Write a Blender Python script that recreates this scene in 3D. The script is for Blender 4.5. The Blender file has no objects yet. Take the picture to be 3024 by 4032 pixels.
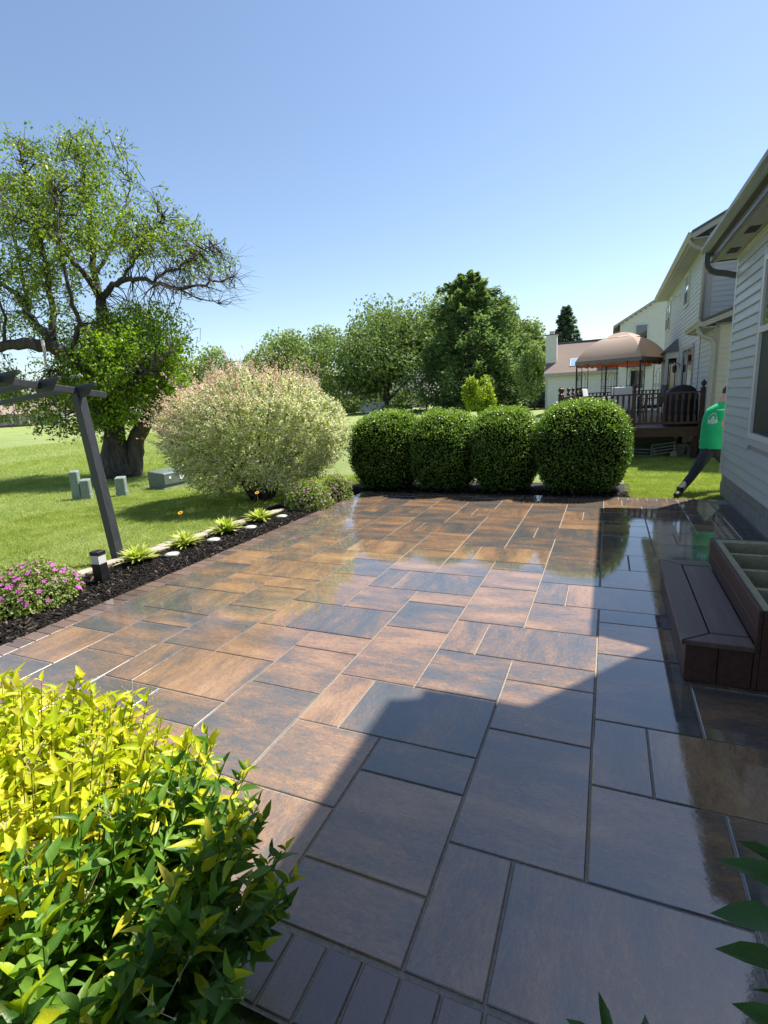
import bpy, bmesh, math, random
import numpy as np
from mathutils import Vector, Matrix
random.seed(7); RNG = np.random.default_rng(11)
sc = bpy.context.scene; COL = sc.collection
pi = math.pi; rad = math.radians
# ---------------------------------------------------------------- camera
W = .508; CAMH = 1.7158; FPX = 2041.86          # paver module (m), eye height (m), focal length in photo pixels
PITCH, ROLL, YAW = 0.214078, -0.0526906, 0.411332
_f = Vector((-math.sin(YAW)*math.cos(PITCH), math.cos(YAW)*math.cos(PITCH), -math.sin(PITCH)))
_r0 = Vector((math.cos(YAW), math.sin(YAW), 0)); _u0 = _r0.cross(_f)
_r = math.cos(ROLL)*_r0 + math.sin(ROLL)*_u0; _u = -math.sin(ROLL)*_r0 + math.cos(ROLL)*_u0
cd = bpy.data.cameras.new('camera'); cam = bpy.data.objects.new('camera', cd); COL.objects.link(cam)
cd.sensor_fit = 'HORIZONTAL'; cd.sensor_width = 36; cd.lens = FPX/3024*36; cd.clip_end = 3000; cd.clip_start = .05
m = Matrix((_r, _u, -_f)).transposed().to_4x4(); m.translation = (0, 0, CAMH); cam.matrix_world = m
sc.camera = cam
# ---------------------------------------------------------------- sky, sun, exposure
SUNV = Vector((.344, .48, 1)).normalized(); ELEV = math.asin(SUNV.z); AZ = math.atan2(SUNV.x, SUNV.y)
w = bpy.data.worlds.new('World'); sc.world = w; w.use_nodes = True
nt = w.node_tree; bg = nt.nodes['Background']; sky = nt.nodes.new('ShaderNodeTexSky'); sky.sky_type = 'NISHITA'
sky.sun_disc = False; sky.sun_elevation = ELEV; sky.sun_rotation = AZ; sky.altitude = 200
sky.air_density = 1.0; sky.dust_density = .55; sky.ozone_density = 1.1
nt.links.new(sky.outputs[0], bg.inputs[0]); bg.inputs[1].default_value = .09
sl = bpy.data.lights.new('sun', 'SUN'); sun = bpy.data.objects.new('sun', sl); COL.objects.link(sun)
sl.energy = 4.8; sl.angle = rad(.53); sl.color = (1, .955, .87)
sun.rotation_euler = SUNV.to_track_quat('Z', 'Y').to_euler(); sun.location = (6, 8, 20)
sc.view_settings.view_transform = 'Standard'; sc.view_settings.look = 'None'; sc.view_settings.gamma = 1
sc.view_settings.exposure = 1.08; sc.view_settings.use_curve_mapping = False
# ---------------------------------------------------------------- helpers
def gx(u): return -.01195 + u*W/2            # patio lattice (half modules) to metres
def gy(v): return (v/2+.25)*W
def PD(px, py, d):                            # a direction seen at display pixel px,py (1659 wide), taken to depth d
    px, py, d = float(px), float(py), float(d); a = (px*3024/1659-1512)/FPX; b = -(py*3024/1659-2016)/FPX
    return Vector((0, 0, CAMH)) + d*(_f + a*_r + b*_u)
def tag(o, label=None, cat=None, group=None, kind=None):
    if label: o['label'] = label
    if cat: o['category'] = cat
    if group: o['group'] = group
    if kind: o['kind'] = kind
    return o
def thing(name, label, cat, loc=(0, 0, 0), rz=0, group=None):
    o = bpy.data.objects.new(name, None); COL.objects.link(o); o.empty_display_size = .1
    o.location = loc; o.rotation_euler = (0, 0, rz)
    return tag(o, label, cat, group)
def link(name, me, mat=None, parent=None, loc=None, rot=None):
    o = bpy.data.objects.new(name, me); COL.objects.link(o)
    if mat is not None and len(me.materials) == 0: me.materials.append(mat)
    if parent is not None: o.parent = parent
    if loc is not None: o.location = loc
    if rot is not None: o.rotation_euler = rot
    return o
def mesh_np(name, V, F, mat=None, smooth=False):
    me = bpy.data.meshes.new(name); V = np.ascontiguousarray(V, np.float32); F = np.ascontiguousarray(F, np.int32)
    me.vertices.add(len(V)); me.vertices.foreach_set('co', V.ravel()); k = F.shape[1]
    me.loops.add(F.size); me.loops.foreach_set('vertex_index', F.ravel())
    me.polygons.add(len(F)); me.polygons.foreach_set('loop_start', np.arange(0, F.size, k, dtype=np.int32))
    me.update(calc_edges=True); me.polygons.foreach_set('use_smooth', np.full(len(F), bool(smooth)))
    if mat is not None: me.materials.append(mat)
    return me
class MB:
    def __init__(s): s.v = []; s.f = []
    def add(s, vs, fs):
        n = len(s.v); s.v += [tuple(v) for v in vs]; s.f += [tuple(i+n for i in f) for f in fs]; return s
    def box(s, x0, x1, y0, y1, z0, z1, M=None):
        vs = [(x0,y0,z0),(x1,y0,z0),(x1,y1,z0),(x0,y1,z0),(x0,y0,z1),(x1,y0,z1),(x1,y1,z1),(x0,y1,z1)]
        if M is not None: vs = [M @ Vector(v) for v in vs]
        return s.add(vs, [(0,3,2,1),(4,5,6,7),(0,1,5,4),(1,2,6,5),(2,3,7,6),(3,0,4,7)])
    def bar(s, a, b, w, h, up=(0,0,1)):
        a = Vector(a); b = Vector(b); d = b-a; L = d.length; d.normalize(); up = Vector(up)
        x = d.cross(up); x = x.normalized() if x.length > 1e-5 else Vector((1,0,0)); z = x.cross(d)
        M = Matrix((x, d, z)).transposed().to_4x4(); M.translation = a
        return s.box(-w/2, w/2, 0, L, -h/2, h/2, M)
    def prism(s, poly, z0, z1, M=None):
        n = len(poly); vs = [(x,y,z0) for x,y in poly]+[(x,y,z1) for x,y in poly]
        if M is not None: vs = [M @ Vector(v) for v in vs]
        return s.add(vs, [tuple(range(n))[::-1], tuple(range(n,2*n))]+[(i,(i+1)%n,n+(i+1)%n,n+i) for i in range(n)])
    def tube(s, pts, rr, n=8, cap=True):
        pts = [Vector(p) for p in pts]; N = len(pts)
        rr = [rr]*N if not hasattr(rr,'__len__') else rr
        px = None; vs = []
        for i,p in enumerate(pts):
            d = (pts[min(i+1,N-1)]-pts[max(i-1,0)]).normalized()
            if px is None: px = d.orthogonal().normalized()
            px = (px-d*px.dot(d)); px = px.normalized() if px.length > 1e-6 else d.orthogonal().normalized()
            py = d.cross(px)
            for k in range(n): a = 2*pi*k/n; vs.append(p+rr[i]*(math.cos(a)*px+math.sin(a)*py))
        fs = [(i*n+k, i*n+(k+1)%n, (i+1)*n+(k+1)%n, (i+1)*n+k) for i in range(N-1) for k in range(n)]
        if cap: fs += [tuple(range(n))[::-1], tuple(range((N-1)*n, N*n))]
        return s.add(vs, fs)
    def lathe(s, prof, n=16, c=(0,0,0)):
        vs = [(c[0]+r*math.cos(2*pi*k/n), c[1]+r*math.sin(2*pi*k/n), c[2]+z) for r,z in prof for k in range(n)]; N = len(prof)
        fs = [(i*n+k, i*n+(k+1)%n, (i+1)*n+(k+1)%n, (i+1)*n+k) for i in range(N-1) for k in range(n)]
        return s.add(vs, fs+[tuple(range(n))[::-1], tuple(range((N-1)*n, N*n))])
    def mesh(s, name, mat=None, smooth=False, bevel=0):
        me = bpy.data.meshes.new(name); me.from_pydata(s.v, [], s.f); me.update()
        if bevel:
            bm = bmesh.new(); bm.from_mesh(me); bmesh.ops.bevel(bm, geom=bm.edges[:], offset=bevel, segments=1, affect='EDGES', clamp_overlap=True); bm.to_mesh(me); bm.free()
        if smooth: me.polygons.foreach_set('use_smooth', [True]*len(me.polygons))
        if mat is not None: me.materials.append(mat)
        return me
    def obj(s, name, mat, parent=None, smooth=False, bevel=0, loc=None, rot=None):
        return link(name, s.mesh(name, mat, smooth, bevel), None, parent, loc, rot)
# ---------------------------------------------------------------- materials
class NT:
    def __init__(s, name):
        s.m = bpy.data.materials.new(name); s.m.use_nodes = True; s.t = s.m.node_tree; s.t.nodes.clear()
        s.out = s.t.nodes.new('ShaderNodeOutputMaterial')
    def n(s, ty, **kw):
        nd = s.t.nodes.new('ShaderNode'+ty)
        for k,v in kw.items():
            if k[0] == '_': setattr(nd, k[1:], v)
            else: s.set(nd, k.replace('__',' '), v)
        return nd
    def set(s, nd, k, v):
        i = nd.inputs[int(k[1:])] if k[0] == 'i' and k[1:].isdigit() else nd.inputs[k]
        if isinstance(v, bpy.types.NodeSocket): s.t.links.new(v, i)
        elif hasattr(v,'outputs'): s.t.links.new(v.outputs[0], i)
        else: i.default_value = (*v,1) if hasattr(v,'__len__') and len(v) == 3 and i.type == 'RGBA' else v
    def ramp(s, fac, stops, interp='LINEAR'):
        r = s.n('ValToRGB'); s.set(r,'Fac',fac); e = r.color_ramp; e.interpolation = interp
        while len(e.elements) < len(stops): e.elements.new(.5)
        for el,(p,c) in zip(e.elements, stops): el.position = p; el.color = (*c,1) if hasattr(c,'__len__') else (c,c,c,1)
        return r.outputs[0]
    def math(s, op, a, b=0.): return s.n('Math', _operation=op, i0=a, i1=b).outputs[0]
    def mix(s, f, a, b, bt='MIX'):
        nd = s.n('Mix', _data_type='RGBA', _blend_type=bt); s.set(nd,'i0',f); s.set(nd,'i6',a); s.set(nd,'i7',b); return nd.outputs[2]
    def mapr(s, v, a, b, c, d): return s.n('MapRange', Value=v, i1=a, i2=b, i3=c, i4=d).outputs[0]
    def noise(s, vec, scale, detail=4, rough=.55, dist=0):
        nd = s.n('TexNoise', Scale=scale, Detail=detail, Roughness=rough, Distortion=dist)
        if vec is not None: s.set(nd,'Vector',vec)
        return nd.outputs[0]
    def coord(s, kind='Object'): return s.n('TexCoord').outputs[kind]
    def pos(s): return s.n('NewGeometry').outputs['Position']
    def scale(s, vec, sc_, loc=(0,0,0)): return s.n('Mapping', i0=vec, i3=sc_, i1=loc).outputs[0]
    def bump(s, h, st=.3, dist=.01): return s.n('Bump', Strength=st, Distance=dist, Height=h).outputs[0]
    def done(s, surf): s.t.links.new(surf if isinstance(surf, bpy.types.NodeSocket) else surf.outputs[0], s.out.inputs[0]); return s.m
def pm(name, col, rough=.6, var=.18, ns=6, bump=.15, bs=60, spec=.4, metal=0, coat=0, stretch=(1,1,1), col2=None, wear=None):
    t = NT(name); vec = t.scale(t.coord('Object'), stretch); rnd = t.n('ObjectInfo').outputs['Random']
    vec = t.n('VectorMath', _operation='ADD', i0=vec, i1=t.n('CombineXYZ', X=t.math('MULTIPLY', rnd, 17.3), Y=t.math('MULTIPLY', rnd, 5.1)).outputs[0]).outputs[0]
    f = t.noise(vec, ns, 6, .6)
    c2 = col2 or tuple(min(1,c*(1+var)) for c in col); c1 = tuple(c*(1-var) for c in col)
    c = t.ramp(f, [(.3,c1),(.5,col),(.7,c2)])
    if wear: c = t.mix(t.mapr(t.noise(vec, ns*.35, 5, .65), .52, .7, 0, wear[1]), c, wear[0])
    b = t.bump(t.noise(vec, bs, 4, .6), bump, .004)
    p = t.n('BsdfPrincipled', Base__Color=c, Roughness=t.mapr(f,.3,.7,max(.02,rough-.08),min(1,rough+.08)), Metallic=metal, Normal=b)
    p.inputs['Specular IOR Level'].default_value = spec
    p.inputs['Coat Weight'].default_value = coat; p.inputs['Coat Roughness'].default_value = .08
    return t.done(p)
def leafm(name, stops, trans=.35, rough=.45, spec=.35, tcol=None, pvar=0, mott=0):
    t = NT(name); r = t.n('NewGeometry').outputs['Random Per Island']
    if pvar: r = t.math('ADD', t.math('MULTIPLY', r, 1-pvar), t.math('MULTIPLY', t.mapr(t.noise(t.pos(), 2.2/max(.2,pvar*2), 3, .5), .35, .65, 0, 1), pvar))
    c = t.ramp(r, stops)
    if mott:
        q = t.noise(t.pos(), 45, 5, .7); c = t.mix(t.mapr(q,.3,.7,mott,0), c, t.mix(1,c,(.55,.62,.6),'MULTIPLY')); c = t.mix(t.mapr(t.noise(t.pos(),22,3,.6),.62,.74,0,mott*.7), c, (.30,.20,.05))
    p = t.n('BsdfPrincipled', Base__Color=c, Roughness=rough); p.inputs['Specular IOR Level'].default_value = spec
    if mott: t.set(p,'Normal',t.bump(t.noise(t.pos(),170,3,.6),.5,.002))
    tr = t.n('BsdfTranslucent', Color=t.mix(1, c, tcol or (1.25,1.3,.55), 'MULTIPLY'))
    return t.done(t.n('MixShader', i0=trans, i1=p, i2=tr))
def bark(name, c1, c2, s=9):
    t = NT(name); v = t.scale(t.coord('Object'), (1,1,.16)); f = t.noise(v, s, 8, .7, .4)
    c = t.ramp(f, [(.35,c1),(.65,c2)])
    return t.done(t.n('BsdfPrincipled', Base__Color=c, Roughness=.9, Normal=t.bump(f, .9, .04)))
def paver_mat(name, stops, streak=(1.5,4.2,1), wet=1.0, jit=.09):
    t = NT(name); oc = t.coord('Object'); oi = t.n('ObjectInfo').outputs['Random']
    off = t.n('CombineXYZ', X=t.math('MULTIPLY', oi, 53.7), Y=t.math('MULTIPLY', oi, 31.1), Z=t.math('MULTIPLY', oi, 11.9)).outputs[0]
    vec = t.n('VectorMath', _operation='ADD', i0=oc, i1=off).outputs[0]
    s1 = t.noise(t.scale(vec, streak), 1.05, 9, .62, .25); s2 = t.noise(t.scale(vec, (5,15,3)), 4.2, 12, .82, .6); s3 = t.noise(t.scale(vec, (1,1.8,1)), 55, 5, .75)
    f = t.math('ADD', t.math('ADD', t.math('MULTIPLY', s1, .44), t.math('MULTIPLY', s2, .40)), t.math('MULTIPLY', s3, .19))
    f = t.math('ADD', f, t.mapr(oi, 0, 1, -jit/2+.006, jit/2+.006))
    c = t.ramp(f, stops)
    grit = t.noise(vec, 240, 3, .7); c = t.mix(t.mapr(grit,.45,.7,0,.5), c, (.02,.018,.017))
    wp = t.pos(); sep = t.n('SeparateXYZ', i0=wp); big = t.noise(wp, .9, 4, .6)
    # standing water: pooled near the house and along the far half, thinner film towards the near left
    g1 = t.mapr(sep.outputs[0], -1.3, .1, 0, 1); g2 = t.mapr(sep.outputs[1], 1.7, 3.3, 0, 1)
    pool = t.math('MAXIMUM', g1, g2); pool = t.math('ADD', pool, t.math('ADD', t.mapr(big, .3, .7, -.22, .25), t.mapr(t.noise(wp, 3.1, 6, .7, .6), .38, .62, -.14, .12)))
    cr = t.mapr(pool, .15, .9, .28, .02)
    pit = t.noise(vec, 75, 5, .65); wav = t.noise(wp, 5, 2, .5)
    nb = t.bump(pit, .6, .003)
    cn = t.n('Bump', Strength=t.mapr(pool,.1,1,.25,.035), Distance=.003, Height=t.math('ADD', t.noise(vec, 38, 4, .65), t.math('MULTIPLY', wav, .25))).outputs[0]
    p = t.n('BsdfPrincipled', Base__Color=c, Roughness=.55, Normal=nb)
    t.set(p,'Specular IOR Level', t.mapr(pool,.1,.8,.55,.04)); t.set(p,'Coat IOR', t.mapr(pool,.1,.9,1.6,2.0))
    t.set(p,'Coat Weight', wet); t.set(p,'Coat Roughness', cr); t.set(p,'Coat Normal', cn)
    return t.done(p)
P_STOPS = [(.39,(.062,.070,.077)),(.47,(.100,.092,.086)),(.525,(.172,.115,.080)),(.58,(.285,.162,.086)),(.68,(.385,.25,.148))]
M = {}
M['paver'] = paver_mat('wet_paver', P_STOPS)
M['brick'] = paver_mat('wet_border_brick', [(.3,(.085,.062,.056)),(.5,(.15,.098,.080)),(.68,(.22,.15,.125))], (2,3,2), .8, .2)
M['brickdark'] = paver_mat('wet_charcoal_brick', [(.3,(.020,.020,.024)),(.5,(.035,.033,.038)),(.7,(.06,.055,.055))], (2,3,2), 1, .1)
def sandm():
    t = NT('joint_sand'); f = t.noise(t.pos(), 90, 6, .7)
    c = t.ramp(f, [(.3,(.15,.132,.115)),(.6,(.28,.25,.215)),(.75,(.38,.345,.30))])
    return t.done(t.n('BsdfPrincipled', Base__Color=c, Roughness=.75, Normal=t.bump(f,.7,.004)))
M['sand'] = sandm()
def lawnm():
    t = NT('lawn_grass'); p = t.pos(); a = t.noise(p, .35, 4, .6); b = t.noise(t.scale(p,(1,1,1)), 14, 5, .75); d = t.noise(p, 90, 3, .7)
    f = t.math('ADD', t.math('MULTIPLY', a, .45), t.math('ADD', t.math('MULTIPLY', b, .35), t.math('MULTIPLY', d, .25)))
    c = t.ramp(f, [(.36,(.13,.185,.035)),(.5,(.20,.26,.06)),(.64,(.28,.325,.105))])
    return t.done(t.n('BsdfPrincipled', Base__Color=c, Roughness=.8, Normal=t.bump(t.math('ADD',b,d), .8, .05)))
M['lawn'] = lawnm()
M['grass'] = leafm('grass_blades', [(0,(.19,.26,.045)),(.5,(.31,.385,.085)),(.85,(.41,.46,.15)),(1,(.50,.50,.26))], .38, .5, .25, pvar=.5)
M['mulchbase'] = pm('mulch_soil', (.016,.013,.012), .9, .4, 30, .9, 80)
M['mulch'] = leafm('black_mulch_chips', [(0,(.006,.0055,.0055)),(.55,(.014,.012,.011)),(.9,(.035,.027,.022)),(1,(.16,.12,.09))], 0, .75, .12)
M['siding'] = pm('grey_vinyl_siding', (.375,.385,.405), .45, .05, 3, .12, 70, .4, stretch=(1,.15,4), wear=((.31,.315,.31),.5))
M['sidingN'] = pm('pale_vinyl_siding', (.43,.43,.435), .5, .05, 3, .1, 60)
M['sidingC'] = pm('cream_vinyl_siding', (.50,.47,.40), .5, .05, 3, .1, 60)
M['sidingW'] = pm('white_aqua_vinyl_siding', (.60,.575,.575), .5, .05, 3, .1, 60)
M['trim'] = pm('white_vinyl_trim', (.52,.52,.515), .4, .05, 4, .05, 60)
M['trimN'] = pm('taupe_metal_trim', (.36,.335,.305), .45, .06, 4, .05, 60)
M['gutter'] = pm('grey_painted_gutter', (.075,.075,.072), .35, .12, 5, .1, 40, wear=((.12,.115,.105),.6), stretch=(1,.2,1))
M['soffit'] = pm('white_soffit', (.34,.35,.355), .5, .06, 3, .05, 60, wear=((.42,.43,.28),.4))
M['vent'] = pm('dark_soffit_vent', (.02,.02,.02), .6)
M['cmu'] = pm('concrete_block', (.24,.23,.205), .9, .15, 7, .6, 120, .2, wear=((.15,.15,.125),.6))
M['mortar'] = pm('mortar', (.30,.29,.27), .95, .1, 20, .4)
M['shingle'] = pm('asphalt_shingle', (.19,.145,.12), .9, .35, 5, .5, 30, stretch=(6,3,9))
M['shingleG'] = pm('grey_asphalt_shingle', (.12,.115,.11), .9, .35, 5, .5, 30, stretch=(6,3,9))
def glassm(name, c, r=.04):
    t = NT(name); p = t.n('BsdfPrincipled', Base__Color=c, Roughness=r); p.inputs['Specular IOR Level'].default_value = .8
    p.inputs['Coat Weight'].default_value = 1; p.inputs['Coat Roughness'].default_value = .02; return t.done(p)
M['glass'] = glassm('dark_window_glass', (.012,.014,.016))
M['screen'] = pm('insect_screen', (.020,.021,.022), .5, .2, 200, .3, 400)
M['skylight'] = glassm('skylight_glass', (.25,.38,.55))
M['black'] = pm('black_painted_metal', (.012,.012,.013), .45, .3, 20, .1, 200)
M['pergola'] = pm('charcoal_painted_wood', (.036,.040,.047), .5, .25, 8, .25, 120, stretch=(6,6,.6))
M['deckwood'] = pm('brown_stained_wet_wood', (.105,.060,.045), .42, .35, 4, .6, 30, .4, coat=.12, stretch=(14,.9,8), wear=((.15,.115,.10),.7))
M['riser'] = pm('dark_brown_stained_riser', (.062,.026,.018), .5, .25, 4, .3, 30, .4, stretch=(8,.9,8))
M['lumber'] = pm('treated_pale_lumber', (.34,.295,.18), .65, .22, 4, .35, 30, .3, stretch=(10,1,10), wear=((.27,.27,.16),.6))
M['deckN'] = pm('dark_brown_deck_paint', (.055,.022,.016), .45, .25, 4, .2, 40, .4)
M['canopy'] = leafm('tan_canopy_fabric', [(0,(.66,.53,.46)),(1,(.66,.53,.46))], .5, .85, .1, (1,.95,.9))
M['canopytrim'] = pm('taupe_valance_fabric', (.21,.165,.15), .85, .1, 6, .1, 200)
M['canopyin'] = pm('rust_canopy_lining', (.38,.105,.05), .85, .1, 6, .1, 200)
M['iron'] = pm('dark_brown_iron', (.020,.014,.012), .5, .2, 20)
M['cover'] = pm('black_grill_cover', (.013,.014,.018), .6, .3, 6, .4, 20)
M['white'] = pm('white_plastic', (.70,.70,.70), .4, .05)
M['greymetal'] = pm('grey_metal_frame', (.30,.33,.32), .4, .15, 8, .1, 80, metal=.3)
M['webbing'] = pm('grey_chair_webbing', (.16,.18,.17), .7, .2, 30)
M['util'] = pm('pale_green_utility_paint', (.20,.25,.225), .5, .12, 3, .15, 60, wear=((.25,.29,.265),.5))
M['utildark'] = pm('green_transformer_paint', (.11,.14,.125), .45, .12, 3, .15, 60, wear=((.18,.24,.21),.5))
M['edging'] = pm('pale_concrete_edging', (.36,.31,.245), .85, .15, 9, .6, 90, .2, wear=((.33,.28,.21),.5))
M['disc'] = pm('pale_round_lamp_lens', (.52,.52,.42), .35, .1, 20, .4, 60)
M['bollens'] = pm('frosted_bollard_lens', (.62,.63,.60), .3, .05, 8)
M['bark'] = bark('grey_brown_bark', (.022,.017,.014), (.105,.082,.066)); M['twig'] = bark('dark_twig', (.030,.022,.020), (.085,.062,.055))
M['palewood'] = pm('broken_pale_wood', (.42,.38,.33), .8, .2, 10, .4, 40)
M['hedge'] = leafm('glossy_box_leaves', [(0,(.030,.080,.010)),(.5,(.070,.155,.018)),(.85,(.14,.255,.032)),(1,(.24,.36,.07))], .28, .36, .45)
M['hedgepale'] = leafm('pale_box_leaves', [(0,(.10,.20,.018)),(.5,(.19,.31,.03)),(1,(.33,.45,.08))], .32, .36, .45)
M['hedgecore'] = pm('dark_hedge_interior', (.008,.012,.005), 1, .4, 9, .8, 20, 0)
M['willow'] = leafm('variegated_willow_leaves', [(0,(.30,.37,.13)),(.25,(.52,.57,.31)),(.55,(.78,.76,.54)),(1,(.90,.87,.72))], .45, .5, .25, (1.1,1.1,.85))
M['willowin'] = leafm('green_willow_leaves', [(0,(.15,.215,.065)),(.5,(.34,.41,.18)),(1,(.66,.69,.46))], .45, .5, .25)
M['willowpink'] = leafm('pink_willow_tips', [(0,(.72,.50,.37)),(.5,(.83,.64,.49)),(1,(.88,.78,.62))], .35, .5, .25, (1.1,.9,.8))
M['treeleaf'] = leafm('maple_like_leaves', [(0,(.09,.165,.014)),(.5,(.185,.275,.024)),(1,(.31,.37,.05))], .45, .4, .35, pvar=.3)
M['treeleafb'] = leafm('bright_lower_leaves', [(0,(.10,.20,.010)),(.5,(.20,.33,.016)),(1,(.34,.43,.035))], .45, .4, .35, pvar=.3)
M['bgleaf'] = leafm('far_tree_leaves', [(0,(.085,.14,.045)),(.5,(.16,.23,.075)),(1,(.27,.33,.12))], .3, .6, .2, pvar=.4)
M['bgleafl'] = leafm('far_pale_tree_leaves', [(0,(.12,.185,.06)),(.5,(.215,.29,.10)),(1,(.34,.40,.165))], .3, .6, .2, pvar=.4)
M['pine'] = leafm('pine_needles', [(0,(.08,.14,.07)),(.5,(.145,.225,.105)),(1,(.27,.33,.155))], .36, .6, .2, pvar=.4)
M['spruce'] = leafm('blue_spruce_needles', [(0,(.06,.10,.08)),(.6,(.12,.18,.15)),(1,(.21,.27,.23))], .3, .6, .2)
M['yellow'] = leafm('lime_young_leaves', [(0,(.15,.24,.015)),(.5,(.25,.34,.020)),(1,(.36,.42,.04))], .45, .45, .3)
M['leafnew'] = leafm('golden_new_leaves', [(0,(.42,.54,.014)),(.4,(.58,.64,.022)),(.8,(.72,.68,.04)),(1,(.76,.64,.08))], .46, .42, .35, (1.1,1.1,.5), mott=.55)
M['leafold'] = leafm('green_old_leaves', [(0,(.060,.150,.022)),(.5,(.115,.25,.032)),(1,(.22,.37,.045))], .42, .38, .4, mott=.55)
M['leafdark'] = leafm('dark_glossy_leaves', [(0,(.030,.085,.018)),(.5,(.05,.13,.022)),(1,(.10,.21,.03))], .35, .3, .5, mott=.5)
M['greenstem'] = pm('green_brown_shoots', (.12,.13,.03), .6, .3, 20)
M['bushstem'] = pm('brown_bush_stems', (.045,.026,.018), .7, .3, 20)
M['seed'] = pm('dry_flower_heads', (.42,.36,.20), .8, .3, 20)
M['hosta'] = leafm('yellow_green_hosta_leaves', [(0,(.26,.37,.05)),(.5,(.50,.56,.12)),(1,(.70,.70,.34))], .35, .4, .35)
M['gerleaf'] = leafm('geranium_leaves', [(0,(.08,.14,.022)),(.5,(.19,.25,.055)),(1,(.36,.40,.14))], .35, .5, .3)
M['pink'] = leafm('magenta_petals', [(0,(.50,.07,.42)),(.6,(.68,.14,.60)),(1,(.75,.30,.66))], .35, .5, .2, (1,.8,1))
M['palepink'] = leafm('pale_pink_petals', [(0,(.48,.16,.36)),(.6,(.62,.27,.50)),(1,(.70,.42,.58))], .35, .5, .2, (1,.8,1))
M['daisy'] = leafm('orange_yellow_petals', [(0,(.75,.38,.01)),(1,(.82,.50,.02))], .3, .5, .2, (1,.9,.6))
M['daisyeye'] = pm('red_brown_flower_eye', (.20,.03,.01), .8)
M['shirt'] = pm('green_cotton_shirt', (.010,.40,.145), .85, .14, 5, .9, 11)
M['trouser'] = pm('charcoal_trousers', (.026,.028,.034), .8, .25, 6, .4, 25)
M['skin'] = pm('skin', (.46,.26,.18), .55, .08, 12, .1, 100)
M['hair'] = pm('dark_hair', (.025,.016,.011), .6, .3, 60)
M['boot'] = pm('black_boot', (.012,.012,.012), .5, .3)
M['print'] = pm('white_shirt_print', (.62,.70,.66), .8, .05)
M['printtext'] = pm('grey_green_print_text', (.22,.44,.34), .8, .05)
M['houseW'] = pm('far_white_walls', (.60,.59,.57), .7, .06); M['roofT'] = pm('far_tan_roof', (.30,.23,.18), .9, .2)
M['redbrick'] = pm('far_red_brick', (.20,.07,.045), .9, .2)
# ================================================================ ground
def sheet(name, poly, z, mat, kind='structure'):
    me = bpy.data.meshes.new(name); me.from_pydata([(x,y,z) for x,y in poly], [], [tuple(range(len(poly)))]); me.materials.append(mat)
    return tag(link(name, me), kind=kind)
sheet('lawn', [(-900,-300),(600,-300),(600,1200),(-900,1200)], -.035, M['lawn'])
tag(sheet('mulch_bed', [(-5.3,-3),(-4.26,-3),(-4.26,8.9),(.42,8.9),(.38,10.3),(-5.6,10.3),(-5.35,7.2)], -.018, M['mulchbase']), kind='structure')
sheet('planting_soil', [(-4.2,-4),(1.64,-4),(1.64,.83),(-4.2,.83)], -.014, M['mulchbase'])
def mulch_chips():
    def pts(n, x0, x1, y0, y1): return np.stack([RNG.uniform(x0,x1,n), RNG.uniform(y0,y1,n)], 1)
    P = np.concatenate([pts(11000,-5.28,-4.27,1.6,8.9), pts(2200,-5.2,.35,8.92,9.4), pts(900,-2.6,-.7,.1,.84), pts(900,-.7,1.5,.1,.84)]); n = len(P)
    L = RNG.uniform(.012,.04,n); Wd = RNG.uniform(.004,.011,n); H = RNG.uniform(.002,.005,n); a = RNG.uniform(0,2*pi,n); t = RNG.normal(0,.35,n)
    c,s = np.cos(a),np.sin(a); base = np.array([(-1,-1,-1),(1,-.8,-1),(1,.8,-1),(-1,1,-1),(-.9,-.8,1),(.9,-.7,1),(.9,.7,1),(-.9,.8,1)],float)
    V = np.empty((n,8,3)); l = base[None,:,0]*L[:,None]; w_ = base[None,:,1]*Wd[:,None]; h = base[None,:,2]*H[:,None]
    V[:,:,0] = P[:,None,0]+l*c[:,None]-w_*s[:,None]; V[:,:,1] = P[:,None,1]+l*s[:,None]+w_*c[:,None]
    V[:,:,2] = -.013+RNG.uniform(0,.016,n)[:,None]+h+l*np.sin(t)[:,None]
    F = np.array([(4,5,6,7),(0,1,5,4),(1,2,6,5),(2,3,7,6),(3,0,4,7)])
    F = (np.arange(n)[:,None,None]*8+F[None]).reshape(-1,4)
    tag(link('mulch', mesh_np('mulch', V.reshape(-1,3), F, M['mulch'])), 'black shredded bark mulch covering the planting beds', 'mulch', kind='stuff')
mulch_chips()
def grass(name, label, regs):
    Vs = []
    for n,x0,x1,y0,y1,hh in regs:
        P = np.stack([RNG.uniform(x0,x1,n), RNG.uniform(y0,y1,n)], 1)
        k = 2.5*np.sin(P[:,0]*1.7+P[:,1]*.9)+2*np.sin(P[:,0]*-.8+P[:,1]*2.3); h = hh*RNG.uniform(.5,1.15,n)*(1+.06*k); a = RNG.uniform(0,2*pi,n)
        d = np.stack([np.cos(a),np.sin(a)],1); lean = RNG.normal(0,.55,(n,2))*h[:,None]; wd = RNG.uniform(.0025,.005,n)[:,None]*(hh/.04)
        V = np.zeros((n,3,3)); V[:,0,:2] = P-d*wd; V[:,1,:2] = P+d*wd; V[:,2,:2] = P+lean; V[:,:2,2] = -.036; V[:,2,2] = -.035+h
        Vs.append(V.reshape(-1,3))
    V = np.concatenate(Vs); F = np.arange(len(V)).reshape(-1,3)
    tag(link(name, mesh_np(name, V, F, M['grass'])), label, 'grass', kind='stuff')
grass('grass', 'short mown grass blades over the lawn', [(110000,-9.5,-5.2,2.4,8.5,.036),(110000,-15,-7,4,13,.045),(25000,-7,-4.8,8,11,.045),(60000,-22,-12,6,17,.055),
      (40000,.32,2.4,8.98,11.2,.038),(40000,-.6,2.3,10.8,15,.045),(90000,-34,-14,8,34,.08)])
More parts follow.
